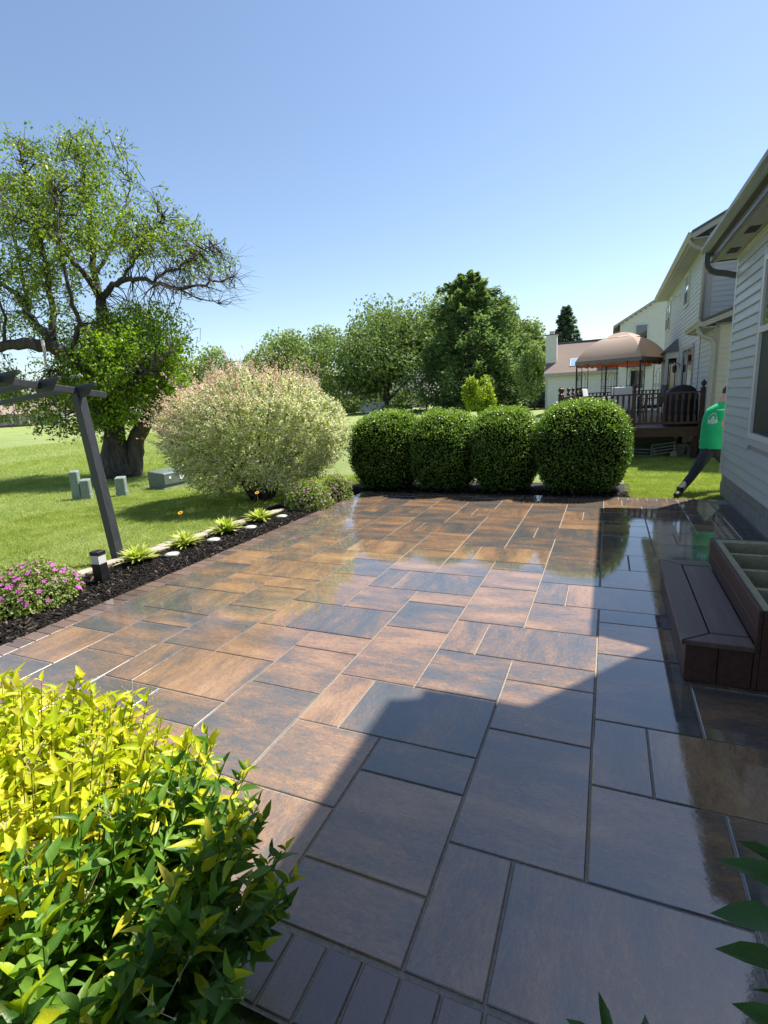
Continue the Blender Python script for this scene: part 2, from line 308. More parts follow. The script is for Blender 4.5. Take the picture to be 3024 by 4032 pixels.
# ================================================================ patio
U0,U1,V0,V1 = -16,5.58,4,33.6
patio = sheet('patio', [(gx(U0)-.21,gy(3.02)),(1.645,gy(3.02)),(1.645,gy(34.55)),(gx(U0)-.21,gy(34.55))], -.0065, M['sand'])
_slab = {}
def slab(w_, d_, mat, ch=.0045):
    k = (round(w_,3),round(d_,3),mat.name)
    if k not in _slab:
        a,b = w_/2,d_/2; r = lambda x,y,z: [(-x,-y,z),(x,-y,z),(x,y,z),(-x,y,z)]
        vs = r(a-ch,b-ch,0)+r(a-ch*.25,b-ch*.25,-.0025)+r(a,b,-.007)+r(a,b,-.05)
        fs = [(0,1,2,3)]
        for L in range(3): fs += [(L*4+4+i,L*4+4+(i+1)%4,L*4+(i+1)%4,L*4+i) for i in range(4)]
        _slab[k] = mesh_np('paver', vs, fs, mat)
    return _slab[k]
JG = .0085
def lay(u0, u1, v0, v1, rot):
    u0,u1,v0,v1 = max(u0,U0),min(u1,U1),max(v0,V0),min(v1,V1)
    if u1-u0 < .12 or v1-v0 < .12: return
    w_ = (u1-u0)*W/2-JG; d_ = (v1-v0)*W/2-JG
    if rot: w_,d_ = d_,w_
    o = link('paver', slab(w_,d_,M['paver']), None, patio, (gx((u0+u1)/2), gy((v0+v1)/2), random.uniform(-.0012,.0012)))
    o.rotation_euler = (random.gauss(0,.0007), random.gauss(0,.0007), (pi/2 if rot else 0)+random.choice((0,pi))+random.gauss(0,.002))
for c in range(-18,6,2):
    s = ((c+4)*2) % 12
    for b in range(s-24,48,12):
        lay(c,c+1,b,b+2,True); lay(c+1,c+4,b,b+2,True)                       # 1 + 3 pair turned across two columns
        for a,e in ((2,5),(5,7),(7,8),(10,12)): lay(c,c+2,b+a,b+e,False)
def bricks(n, x, y, dx, dy, w_, d_, mat, rot):
    for i in range(n):
        o = link('brick', slab(w_,d_,mat), None, patio, (x+dx*i,y+dy*i,random.uniform(-.0015,.001)))
        o.rotation_euler = (random.gauss(0,.002),random.gauss(0,.002),rot+random.choice((0,pi))+random.gauss(0,.006))
xl = gx(-16)-.1; bricks(64, xl, gy(3.0)+.062, 0, .1232, .191, .116, M['brick'], 0)
bricks(42, gx(-16)+.07, gy(34.08), .1335, 0, .222, .1265, M['brick'], pi/2)
bricks(60, (gx(5.58)+1.64)/2, gy(4)+.07, 0, .1232, .218, .1165, M['brickdark'], 0)
bricks(39, gx(-16)+.064, gy(3.5), .1272, 0, .222, .1205, M['brick'], pi/2)
# ================================================================ our house (grey siding), real mass continues right of and behind the camera
XW = 1.65; YC = 9.42; YM = 5.45
def siding_mesh(L, ex=.128, th=.02, name='siding_board'):
    pr = [(0,0),(-th,.002),(-th-.001,.012),(-.002,ex+.012),(0,ex+.012)]      # (out, z); runs along +y
    n = len(pr); vs = [(x,0,z) for x,z in pr]+[(x,L,z) for x,z in pr]
    return mesh_np_mixed(name, vs, [tuple(range(n)), tuple(range(n,2*n))[::-1]]+[(i,n+i,n+(i+1)%n,(i+1)%n) for i in range(n)])
def mesh_np_mixed(name, vs, fs):
    me = bpy.data.meshes.new(name); me.from_pydata(vs, [], fs); me.update(); return me
_sm = {}
def board(parent, x, y0, y1, z, mat, ex, rz=0, th=.026, pt=None):
    k = (round(y1-y0,3), mat.name, ex)
    if k not in _sm: _sm[k] = siding_mesh(y1-y0, ex, th); _sm[k].materials.append(mat)
    return link('siding_board', _sm[k], None, parent, pt or (x,y0,z), (0,0,rz))
house = thing('house', 'grey vinyl sided house at the right edge with wide gutter', 'house', (XW,YC,0))
hp = Vector((XW,YC,0))
def HB(): return MB()
def hpart(mb, name, mat, parent=house, **k):
    o = mb.obj(name, mat, None, **k); o.parent = parent; o.matrix_parent_inverse = Matrix.Translation(-hp); return o
Z0,Z1 = .34,3.47
# shells behind the boards
hpart(MB().box(XW+.004,6.5,YM,YC-.004,.30,3.5), 'wall', M['mortar'])
hpart(MB().box(XW+.004,9,-7,YM-.002,.30,6.25), 'wall', M['mortar'])
zz = Z0; i = 0; EX = .128
WY0,WY1,WZ0,WZ1 = 6.1,7.84,.93,3.2
while zz < Z1-.02:
    h = min(EX, Z1-zz); segs = [(YM,YC-.06)]
    if zz+EX > WZ0+.03 and zz < WZ1: segs = [(YM,WY0+.02),(WY1-.02,YC-.06)]
    for a,b in segs:
        o = board(None,XW,a,b,zz,M['siding'],EX); o.parent = house; o.location = (0,a-YC,zz)
    zz += EX
hpart(MB().box(XW-.014,XW+.006,-7,YM,.34,6.2), 'main_wall_cladding', M['siding'])
hpart(MB().box(XW-.02,XW+.02,YC-.075,YC+.022,Z0-.01,Z1).box(XW+.02,XW+.1,YC-.02,YC+.022,Z0-.01,Z1), 'corner_trim', M['trim'])
hpart(MB().box(XW-.024,XW+.01,YM,YC-.08,Z1-.07,Z1), 'frieze_trim', M['trim'])
# foundation: block courses with recessed mortar
hpart(MB().box(XW+.012,XW+.15,-7,YC-.012,-.05,.34), 'foundation', M['mortar'])
bm_ = MB().box(-.19,.19,-.09,.1,-.094,.094).mesh('foundation_block', M['cmu'], bevel=.004); bm2 = MB().box(-.19,.19,-.09,.1,-.064,.064).mesh('foundation_block', M['cmu'], bevel=.004)
for r in range(2):
    y = YC-.2-(.2 if r else 0)
    while y > 3.2:
        o = link('foundation_block', (bm_,bm2)[r], None, house, (XW+.1-XW, y-YC, (.1,.266)[r]), (0,0,pi/2)); y -= .394
# window
win = hpart(MB().box(XW-.035,XW+.01,WY0,WY1,WZ0,WZ0+.09).box(XW-.035,XW+.01,WY0,WY1,WZ1-.09,WZ1).box(XW-.035,XW+.01,WY0,WY0+.09,WZ0+.09,WZ1-.09).box(XW-.035,XW+.01,WY1-.09,WY1,WZ0+.09,WZ1-.09), 'window', M['siding'])
def sub(mb, name, mat, par, off=hp, **k):
    o = mb.obj(name, mat, None, **k); o.parent = par
    o.matrix_parent_inverse = Matrix.Identity(4); return o
a,b = WY0+.092,WY1-.092
sub(MB().box(XW-.045,XW-.002,a,b,WZ0+.092,WZ0+.155).box(XW-.045,XW-.002,a,b,2.25,2.32).box(XW-.045,XW-.002,a,b,WZ1-.15,WZ1-.092).box(XW-.045,XW-.002,b-.08,b,WZ0+.155,2.25).box(XW-.045,XW-.002,b-.08,b,2.32,WZ1-.15).box(XW-.045,XW-.002,a,a+.08,WZ0+.155,2.25).box(XW-.045,XW-.002,a,a+.08,2.32,WZ1-.15), 'sash', M['trim'], win)
sub(MB().box(XW-.012,XW+.002,a+.08,b-.08,WZ0+.155,2.25), 'screen', M['screen'], win)
sub(MB().box(XW-.02,XW+.003,a+.08,b-.08,2.32,WZ1-.15), 'pane', M['glass'], win)
# low hip roof, soffit, gutter
XE,YE,ZS = 1.33,9.76,3.50
def hip(x0,x1,y0,y1,z,rise,mat,name,y0flat=True):
    xm = (x0+x1)/2; d = (x1-x0)/2
    vs = [(x0,y0,z),(x1,y0,z),(x1,y1,z),(x0,y1,z),(xm,y0 if y0flat else y0+d,z+rise),(xm,y1-d,z+rise)]
    mb = MB(); mb.add(vs, [(0,4,5,3),(1,2,5,4),(2,3,5),(0,1,4),(0,3,2,1)]); return hpart(mb,name,mat)
hip(XE-.02,7.2,YM,YE+.02,3.70,1.5,M['shingleG'],'roof'); hip(1.17,11,-7.5,5.70,6.66,2.6,M['shingleG'],'roof',False)
hpart(MB().box(XE+.012,XW+.02,YM,YE-.012,ZS-.015,ZS).box(XW+.02,6.9,YC+.02,YE-.012,ZS-.015,ZS), 'soffit', M['soffit'])
hpart(MB().box(XE+.05,XE+.09,YM,YE-.06,ZS-.035,ZS-.016), 'soffit_rib', M['soffit'])
for y in (9.12,8.05,6.98,5.9):
    hpart(MB().box(XE+.13,XE+.25,y-.16,y+.16,ZS-.021,ZS-.0155), 'soffit_vent', M['vent'])
hpart(MB().box(XE-.005,XE+.012,YM,YE,ZS-.03,ZS+.2).box(XE-.005,6.9,YE-.012,YE+.002,ZS-.03,ZS+.2), 'fascia', M['gutter'])
gprof = [(0,0),(-.06,0),(-.075,.02),(-.085,.055),(-.115,.085),(-.118,.13),(-.105,.13),(-.103,.118),(-.006,.118),(0,.12)]
def gutter(x,y0,y1,z,sx=1): 
    mb = MB(); n = len(gprof); vs = [(x+px*sx,y0,z+pz) for px,pz in gprof]+[(x+px*sx,y1,z+pz) for px,pz in gprof]
    return mb.add(vs,[tuple(range(n))[::-1],tuple(range(n,2*n))]+[(i,(i+1)%n,n+(i+1)%n,n+i) for i in range(n)])
hpart(gutter(XE-.007,YM,YE+.03,ZS+.06), 'gutter', M['gutter'])
dsp = MB()
def rtube(mb, pts, w_, h_):
    vs = []; pts = [Vector(p) for p in pts]; N = len(pts)
    for i,p in enumerate(pts):
        d = (pts[min(i+1,N-1)]-pts[max(i-1,0)]).normalized(); x = Vector((0,1,0)); z = x.cross(d).normalized()
        vs += [p+x*sx*w_/2+z*sz*h_/2 for sx,sz in ((-1,-1),(1,-1),(1,1),(-1,1))]
    return mb.add(vs, [(i*4+k,i*4+(k+1)%4,i*4+4+(k+1)%4,i*4+4+k) for i in range(N-1) for k in range(4)]+[(3,2,1,0),tuple(range((N-1)*4,N*4))])
hpart(rtube(dsp, [(XE-.065,YE-.2,ZS+.08),(XE-.065,YE-.2,ZS-.05),(XE-.05,YE-.2,ZS-.12),(XE-.01,YE-.2,ZS-.17),(XE+.06,YE-.2,ZS-.205),(XE+.2,YE-.2,ZS-.24),(XW-.02,YE-.2,ZS-.275),(XW+.06,YE-.2,ZS-.29)], .085,.07), 'downspout', M['gutter'])
hpart(MB().box(1.2,XW,-7,5.66,6.24,6.27), 'soffit', M['soffit']); hpart(gutter(1.32,-7,5.68,6.52), 'gutter', M['gutter'])
hpart(MB().box(1.32,1.34,-7,5.67,6.24,6.66).box(1.34,9,5.65,5.67,6.24,6.66), 'fascia', M['gutter'])
# ================================================================ brown wooden step with open upper frame
SX0,SX1,SY0,SY1,TZ,UZ = .465,.80,3.245,4.74,.27,.48
st = thing('wooden_step', 'brown wooden step with an open unfinished upper frame beside the house', 'steps', (SX0,SY0,0))
so = Vector((SX0,SY0,0))
def spart(mb,name,mat,par=st,**k):
    o = mb.obj(name,mat,None,**k); o.parent = par; o.matrix_parent_inverse = Matrix.Translation(-so) if par is st else Matrix.Identity(4); return o
ov = .025
# riser boards: left face (two stacked), near face (vertical boards)
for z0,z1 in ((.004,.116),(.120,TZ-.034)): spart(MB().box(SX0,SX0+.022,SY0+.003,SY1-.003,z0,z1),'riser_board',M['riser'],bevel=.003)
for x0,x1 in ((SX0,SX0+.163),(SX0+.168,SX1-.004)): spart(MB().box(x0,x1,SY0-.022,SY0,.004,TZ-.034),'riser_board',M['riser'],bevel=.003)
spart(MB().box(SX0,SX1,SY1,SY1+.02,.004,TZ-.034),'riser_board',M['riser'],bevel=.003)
spart(MB().box(SX0+.03,SX1-.01,SY0+.01,SY1-.01,.01,TZ-.04),'carcass',M['lumber'])
x0,x1,y0,y1 = SX0-ov,SX1-.003,SY0-.022-ov,SY1+.02+ov; bw = .155
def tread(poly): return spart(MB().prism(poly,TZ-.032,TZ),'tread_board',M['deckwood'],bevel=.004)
g_ = .004
tread([(x0,y0),(x0+bw,y0+bw-.02),(x0+bw,y1-bw+.02),(x0,y1)])
tread([(x0+g_*2,y0),(x1,y0),(x1,y0+bw-.02-g_),(x0+bw+g_,y0+bw-.02-g_)])
tread([(x0+bw+g_,y1-bw+.02+g_),(x1,y1-bw+.02+g_),(x1,y1),(x0+g_*2,y1)])
tread([(x0+bw+g_*2,y0+bw-.012),(x1,y0+bw-.012),(x1,y1-bw+.012),(x0+bw+g_*2,y1-bw+.012)])
# upper box
for z0,z1 in ((TZ+.001,TZ+.098),(TZ+.102,UZ)): spart(MB().box(SX1,SX1+.024,SY0-.022,SY1+.02,z0,z1),'riser_board',M['riser' if z0<.3 else 'riser'],bevel=.003)
spart(MB().box(SX1-.0005,SX1+.024,SY0-.0225,SY0+.0,.004,TZ),'riser_board',M['riser'],bevel=.002)
for k in range(5): spart(MB().box(SX1+.026+k*.16,SX1+.182+k*.16,SY0-.022,SY0,.004,UZ-.002),'riser_board',M['riser'],bevel=.003)
for z0,z1 in ((.004,.23),(.234,UZ-.002)): spart(MB().box(SX1+.026,XW-.02,SY1,SY1+.022,z0,z1),'riser_board',M['riser'],bevel=.003)
fx = SX1+.025
spart(MB().box(SX1+.03,XW-.03,SY0+.01,SY1-.01,.0,.03),'shade_sheet',M['vent'])  # black sheet added to cut light bounce and darken the open frame
for nm,b_ in (('joist',(fx,fx+.042,SY0+.001,SY1-.001)),('joist',(fx+.042,XW-.02,SY0+.001,SY0+.04)),('joist',(fx+.042,XW-.02,SY1-.04,SY1-.001)),('joist',(fx+.042,XW-.02,SY1-.085,SY1-.045))):
    spart(MB().box(*b_,.05,UZ-.004),nm,M['lumber'],bevel=.002)
for y in (3.62,3.99,4.36): spart(MB().box(fx+.042,XW-.02,y-.02,y+.02,.05,UZ-.01),'joist',M['lumber'],bevel=.002)
# ================================================================ pergola at the left
pg = thing('pergola', 'charcoal pergola with one leaning post and notched rafters by the lawn', 'pergola', (-5.38,4.22,0))
po = Vector((-5.38,4.22,0))
def ppart(mb,name,mat=None,**k):
    o = mb.obj(name,mat or M['pergola'],None,**k); o.parent = pg; o.matrix_parent_inverse = Matrix.Translation(-po); return o
def post(bx,by,tx,ty,h,ph=.108):
    mb = MB(); a = ph/2; sh = lambda z: (bx+(tx-bx)*z/h, by+(ty-by)*z/h)
    vs = [(sh(z)[0]+x,sh(z)[1]+y,z) for z in (-.02,h) for x,y in ((-a,-a),(a,-a),(a,a),(-a,a))]
    mb.add(vs,[(0,3,2,1),(4,5,6,7),(0,1,5,4),(1,2,6,5),(2,3,7,6),(3,0,4,7)]); return ppart(mb,'post',bevel=.004)
post(-5.36,4.23,-5.60,4.25,2.0); post(-5.36,.75,-5.60,.77,2.46); post(-8.5,4.23,-8.7,4.25,1.84); post(-8.5,.75,-8.7,.77,2.3)
for xb,dz in ((-5.585,0),(-8.685,-.16)): ppart(MB().bar((xb,4.60,1.935+dz),(xb,.6,2.49+dz),.04,.07),'beam',bevel=.003)
def rafter(y,z):
    pr = [(x,zz+.07*(x+5.27)) for x,zz in ((-9.1,-.058),(-5.66,-.058),(-5.645,-.135),(-5.47,-.135),(-5.415,-.115),(-5.375,-.075),(-5.355,-.045),(-5.27,-.04),(-5.27,0),(-9.1,0))]
    Mx = Matrix(((1,0,0,0),(0,0,1,y),(0,1,0,z),(0,0,0,1))); ppart(MB().prism(pr,-.02,.02,Mx),'rafter',bevel=.003)
for i in range(9): rafter(4.235-.41*i, 2.065+.057*i)
# ================================================================ border details
for k,(x,y,a) in enumerate([(-5.30,3.55,.1),(-5.27,4.22,.05),(-5.16,4.75,.28),(-5.19,5.02,.1),(-5.11,5.45,.2),(-5.06,6.18,.25),(-5.12,5.8,.1),(-4.98,6.84,.12),(-5.33,2.9,.02),(-5.35,2.3,0)]):
    mb = MB(); L,wd = .29,.085; pl = [(-wd,-L),(wd*.7,-L*1.03),(wd*1.15,-L*.4),(wd,L*.55),(wd*.6,L),(-wd*.8,L*.95),(-wd*1.05,.1)]
    mb.prism([(p*random.uniform(.92,1.08),q*random.uniform(.95,1.05)) for p,q in pl],-.06,.028)
    tag(mb.obj('edging_stone',M['edging'],bevel=.01,loc=(x,y,0),rot=(random.gauss(0,.02),random.gauss(0,.02),-a)),
        ['pale edging stone behind the black bollard light','pale edging stone at the foot of the pergola post','long pale edging stone right of the first hosta','short pale edging stone under the second hosta','pale edging stone between second and third hosta','pale edging stone behind the fourth hosta','small pale stone half hidden by the third hosta','pale edging stone nearest the willow shrub','pale edging stone behind the near magenta flowers','pale edging stone at the left frame edge'][k],'edging stone','edging stones along the lawn')
for k,(x,y) in enumerate([(-4.81,4.53),(-4.76,5.21),(-4.69,5.91),(-4.64,6.63)]):
    t_ = thing('ground_light',['round in-ground light nearest the bollard','round in-ground light beside the second hosta','round in-ground light beside the fourth hosta','round in-ground light nearest the far pink flowers'][k],'ground light',(x,y,-.012),0,'round ground lights in the mulch')
    MB().lathe([(.088,0),(.09,.02),(.088,.03),(.074,.032)],20).obj('rim',M['greymetal'],t_,smooth=True); MB().lathe([(.073,.026),(.073,.034),(.05,.04),(.005,.042)],20).obj('lens',M['disc'],t_,smooth=True)
bo = thing('bollard_light','short square black bollard light with frosted band in the mulch','light',(-4.82,3.57,-.012),.12)
MB().box(-.052,.052,-.052,.052,0,.215).obj('base_post',M['black'],bo,bevel=.003); MB().box(-.049,.049,-.049,.049,.215,.305).obj('lens',M['bollens'],bo); MB().box(-.054,.054,-.054,.054,.305,.345).obj('cap',M['black'],bo,bevel=.003)
# ---- utility boxes on the lawn
def ubox(loc,wd,dp,h,rz,label,mat,slant=.03):
    t_ = thing('utility_pedestal',label,'utility box',loc,rz,'green utility boxes on the lawn')
    mb = MB(); a,b = wd/2,dp/2
    mb.add([(-a,-b,0),(a,-b,0),(a,b,0),(-a,b,0),(-a,-b,h-slant),(a,-b,h-slant),(a,b,h),(-a,b,h)],[(0,3,2,1),(4,5,6,7),(0,1,5,4),(1,2,6,5),(2,3,7,6),(3,0,4,7)])
    mb.obj('cabinet',mat,t_,bevel=.012); MB().box(-a-.006,a+.006,-b-.006,b+.006,.0,h*.24).obj('base_skirt',mat,t_,bevel=.006)
    MB().box(-.015,.015,-b-.012,-b+.002,h*.55,h*.66).obj('latch',M['greymetal'],t_)
ubox((-10.35,7.45,-.035),.165,.15,.62,.55,'tall narrow green utility box on the lawn',M['util']); ubox((-10.15,7.52,-.035),.18,.16,.43,.55,'short green utility box touching the tall narrow one',M['util'])
ubox((-9.62,7.95,-.035),.20,.16,.42,.5,'short green utility box between post and transformer',M['util'])
tf = thing('transformer','low dark green transformer box beside the willow shrub','transformer',(-9.45,9.2,-.035),pi/2-.02)
mb = MB(); mb.add([(-.45,-.25,0),(.45,-.25,0),(.45,.25,0),(-.45,.25,0),(-.45,-.25,.36),(.45,-.25,.36),(.45,.25,.41),(-.45,.25,.41)],[(0,3,2,1),(4,5,6,7),(0,1,5,4),(1,2,6,5),(2,3,7,6),(3,0,4,7)])
mb.obj('cabinet',M['utildark'],tf,bevel=.015); MB().box(-.46,.46,-.272,-.248,.10,.35).obj('door',M['utildark'],tf,bevel=.006); MB().box(-.5,.5,-.3,.3,-.04,.02).obj('pad',M['cmu'],tf)
MB().box(.0,.14,-.278,-.273,.16,.27).obj('warning_label',M['white'],tf); MB().box(-.32,-.26,-.278,-.273,.22,.28).obj('warning_label',M['white'],tf); MB().box(.3,.34,-.29,-.273,.13,.2).obj('padlock',M['greymetal'],tf)
# ================================================================ vegetation tools
def unit(a): return a/np.maximum(np.linalg.norm(a,axis=-1,keepdims=True),1e-9)
def rdir(n): return unit(RNG.normal(size=(n,3)))
def leaf_geo(P, D, N, L, Wd, fold=.2):
    D = unit(D); S = unit(np.cross(D,N)); N2 = np.cross(S,D); L = L[:,None]; Wd = Wd[:,None]
    V = np.stack([P, P+D*L*.45+S*Wd+N2*Wd*fold, P+D*L, P+D*L*.45-S*Wd+N2*Wd*fold],1)
    n = len(P); F = (np.arange(n)[:,None,None]*4+np.array([(0,1,2),(0,2,3)])[None]).reshape(-1,3)
    return V.reshape(-1,3),F
def leaf_obj(name, P, D, N, L, Wd, mat, parent, fold=.2, kind=True):
    V,F = leaf_geo(P,D,N,L,Wd,fold); o = link(name, mesh_np(name,V,F,mat), None, parent)
    o.matrix_parent_inverse = Matrix.Translation(-parent.location)
    return o
def wpart(mb, name, mat, parent, **k):
    o = mb.obj(name,mat,None,**k); o.parent = parent; o.matrix_parent_inverse = Matrix.Translation(-Vector(parent.location)); return o
# ---------------------------------------------------------------- clipped hedge
HB_ = [-4.62,-3.36,-2.24,-1.14,.33]
def hedge(i):
    x0,x1 = HB_[i],HB_[i+1]; cx = (x0+x1)/2; a = (x1-x0)/2*1.10; cy = 9.55; b = .80; H = (1.46,1.41,1.44,1.47)[i]; cz = H*.47; c = H-cz
    t_ = thing('boxwood_shrub',['clipped round boxwood shrub nearest the willow','clipped round boxwood shrub, second from the willow','clipped round boxwood shrub, third from the willow','widest clipped boxwood shrub at the open end of the hedge'][i],'shrub',(cx,cy,0),0,'clipped boxwood hedge')
    pw = (3.3,3.0,2.5); ph = RNG.uniform(0,6,6)
    def surf(d, sc=1.):
        r = (np.abs(d[:,0]/a)**pw[0]+np.abs(d[:,1]/b)**pw[1]+np.abs(d[:,2]/c)**pw[2])**(-1/2.95)
        r = r*(1+.045*np.sin(d[:,0]*3+ph[3])*np.sin(d[:,1]*3+ph[4])+.022*np.sin(d[:,0]*7+ph[0])*np.sin(d[:,2]*6+ph[1])+.018*np.sin(d[:,1]*11+ph[2]+d[:,2]*9)); p = d*r[:,None]*sc
        lo = np.clip(-p[:,2]/c,0,1); p[:,:2] *= (1-.13*lo**2)[:,None]
        nn = unit(np.stack([np.sign(p[:,0])*np.abs(p[:,0]/a)**2/a,np.sign(p[:,1])*np.abs(p[:,1]/b)**2/b,np.sign(p[:,2])*np.abs(p[:,2]/c)**1.5/c],1))
        return p+np.array([cx,cy,cz]),nn
    n = 26000 if i == 3 else 21000; d = unit(RNG.normal(size=(n,3))*np.array([a,b,c])); p,nn = surf(d)
    k = (p[:,2] > .03)&((nn[:,1] < .55)|(RNG.random(n) < .4)); p,nn = p[k],nn[k]; n = len(p)
    cl = .3+.7*np.sin(p[:,0]*21+ph[3])*np.sin(p[:,2]*23+ph[4])*np.sin(p[:,1]*19+ph[5])
    p = p+nn*(RNG.uniform(-.075,.012,n)-.022*cl)[:,None]
    D = unit(nn*.55+rdir(n)*.8+np.array([0,0,.25])); N_ = unit(nn+rdir(n)*.7); Lh = RNG.uniform(.026,.043,n); Wh = RNG.uniform(.009,.014,n); nw = RNG.random(n) < np.clip((p[:,2]-.62*H)/(.38*H),0,1)*1.1+.03  # paler leaf colour, more frequent towards the top
    leaf_obj('foliage',p[~nw],D[~nw],N_[~nw],Lh[~nw],Wh[~nw],M['hedge'],t_); leaf_obj('pale_leaves',p[nw]+nn[nw]*(.004+.05*RNG.random(int(nw.sum()))**5)[:,None],D[nw],N_[nw],Lh[nw],Wh[nw],M['hedgepale'],t_)
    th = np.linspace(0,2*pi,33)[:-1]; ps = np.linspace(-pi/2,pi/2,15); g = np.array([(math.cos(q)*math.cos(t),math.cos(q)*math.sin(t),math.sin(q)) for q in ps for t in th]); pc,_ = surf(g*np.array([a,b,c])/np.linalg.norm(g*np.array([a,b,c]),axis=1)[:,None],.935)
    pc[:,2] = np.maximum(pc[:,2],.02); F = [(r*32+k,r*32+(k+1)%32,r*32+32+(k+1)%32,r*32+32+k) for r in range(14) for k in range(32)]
    o = link('dark_core',mesh_np('dark_core',pc,F,M['hedgecore']),None,t_); o.matrix_parent_inverse = Matrix.Translation(-t_.location)  # opaque near-black core shell, shade of the hedge interior painted in
    mb = MB()
    for q in range(5): x = cx+random.uniform(-.3,.3)*a; y = cy+random.uniform(-.5,.3); mb.tube([(x,y,-.03),(x+random.uniform(-.05,.05),y,.3)],[.022,.018],6)
    wpart(mb,'stems',M['bushstem'],t_)
for i in range(4): hedge(i)
# ---------------------------------------------------------------- dappled willow
wl = thing('willow_shrub','large rounded variegated willow shrub with pink shoot tips','shrub',(-6.05,8.05,0)); wc = np.array([-6.05,8.1,1.24])
CR = np.array([_r0.x,_r0.y,0]); CF = np.array([-CR[1],CR[0],0])
def willow():
    n = 2700; d = unit(RNG.normal(size=(n,3))+np.array([0,0,.05])); ax = np.stack([d@CR,d@CF,d[:,2]],1)
    rr = (np.abs(ax[:,0])**2.2+np.abs(ax[:,1])**2.2+np.abs(ax[:,2])**2.2)**(-1/2.2)
    E = ax*rr[:,None]*np.array([1.82,1.40,1.24]); low = E[:,2] < 0; E[low,:2] *= (1-.05*np.clip(-E[low,2]/1.2,0,1)**1.4)[:,None]
    surf = wc+E[:,:1]*CR+E[:,1:2]*CF+E[:,2:]*np.array([0,0,1]); k = surf[:,2] > .02; surf,ax,d = surf[k],ax[k],d[k]; n = len(surf)
    lump = .5+.5*np.sin(surf[:,0]*3.1+1)*np.sin(surf[:,1]*2.7)*np.sin(surf[:,2]*4.1+.5)+.5*np.clip(np.sin(surf[:,0]*8.1+surf[:,2]*5)*np.sin(surf[:,1]*7.7+2)*np.sin(surf[:,2]*9.1-surf[:,0]*3),-.3,1)
    out = unit(d+np.array([0,0,.55])*(ax[:,2:3] > -.2)+CR*-.25*(ax[:,:1] < -.3)+rdir(n)*.28)
    Ls = RNG.uniform(.22,.42,n)*(1+.5*(ax[:,2] > .45)*RNG.random(n)); st_ = surf-out*(Ls*.75)[:,None]-d*(.34*lump)[:,None]
    G = {'g':[[],[],[],[],[]],'i':[[],[],[],[],[]],'p':[[],[],[],[],[]]}
    pk = np.clip(-.10+.85*ax[:,2]+.45*np.clip(-ax[:,0],0,1)-.45*np.clip(ax[:,0]-.1,0,1),0,.9)
    m_ = 22
    for j in range(m_):
        t = (j+RNG.random(n))/m_; p = st_+out*(Ls*t)[:,None]+np.array([0,0,-.05])*(t*t)[:,None]
        D = unit(out*.7+rdir(n)*.9); N = unit(rdir(n)+np.array([0,0,.5])); sz = RNG.uniform(.045,.085,n)*(1.15-.45*t)
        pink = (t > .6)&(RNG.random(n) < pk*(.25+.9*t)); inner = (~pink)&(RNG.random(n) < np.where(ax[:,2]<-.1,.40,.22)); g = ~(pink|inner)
        for key,kk in (('p',pink),('i',inner),('g',g)):
            for li,arr in zip(G[key],(p,D,N,sz,sz*.20)): li.append(arr[kk])
    # long free shoots standing out of the top and left
    q = np.where((ax[:,2]-.5*ax[:,0] > .3)&(RNG.random(n) < .28))[0]; mb = MB()
    for i in q:
        L = random.uniform(.12,.50); dv = unit(out[i]+np.array([0,0,.30])-CR*.3+RNG.normal(0,.16,3)); p0 = surf[i]-d[i]*(.25*lump[i])
        mb.tube([p0-dv*.25,p0+dv*L*.5,p0+dv*L],[.004,.003,.0015],3,False)
        k2 = 16; t = RNG.random(k2); pp = p0+dv*(L*t)[:,None]
        for li,arr in zip(G['p'],(pp,unit(dv*.6+rdir(k2)*.8),rdir(k2),RNG.uniform(.022,.04,k2),np.full(k2,.0075))): li.append(arr)
    nI = 9000; di = rdir(nI)*np.array([1.55,1.25,1.05])*(RNG.random(nI)**.4)[:,None]; pi_ = wc+di[:,:1]*CR+di[:,1:2]*CF+di[:,2:]*np.array([0,0,1]); pi_ = pi_[(pi_[:,2] > .35)]; nI = len(pi_)
    for li,arr in zip(G['i'],(pi_,rdir(nI),rdir(nI),RNG.uniform(.05,.085,nI),np.full(nI,.015))): li.append(arr)
    for key,nm,mt in (('g','variegated_leaves','willow'),('i','green_leaves','willowin'),('p','pink_tips','willowpink')):
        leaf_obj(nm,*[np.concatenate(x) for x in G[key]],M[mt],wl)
    for i in range(46):
        a = random.uniform(0,2*pi); r0 = random.uniform(0,.22); b = np.array([-6.0+r0*math.cos(a),8.0+r0*math.sin(a),-.03]); j = random.randrange(n); e = surf[j]*.93+wc*.07
        if random.random() < .35: e[2] = max(e[2]*.7,.15)
        mid = b*.45+e*.55+np.array([0,0,.25]); q1 = b*.8+e*.2+np.array([0,0,.28]); mb.tube([b,q1,mid,e],[.02,.014,.008,.003],4,False)
    for i in range(200):
        j = random.randrange(n); s0 = wc+(surf[j]-wc)*random.uniform(.3,.6); mb.tube([s0,surf[j]],[.006,.002],3,False)
    wpart(mb,'stems',M['twig'],wl)
willow()
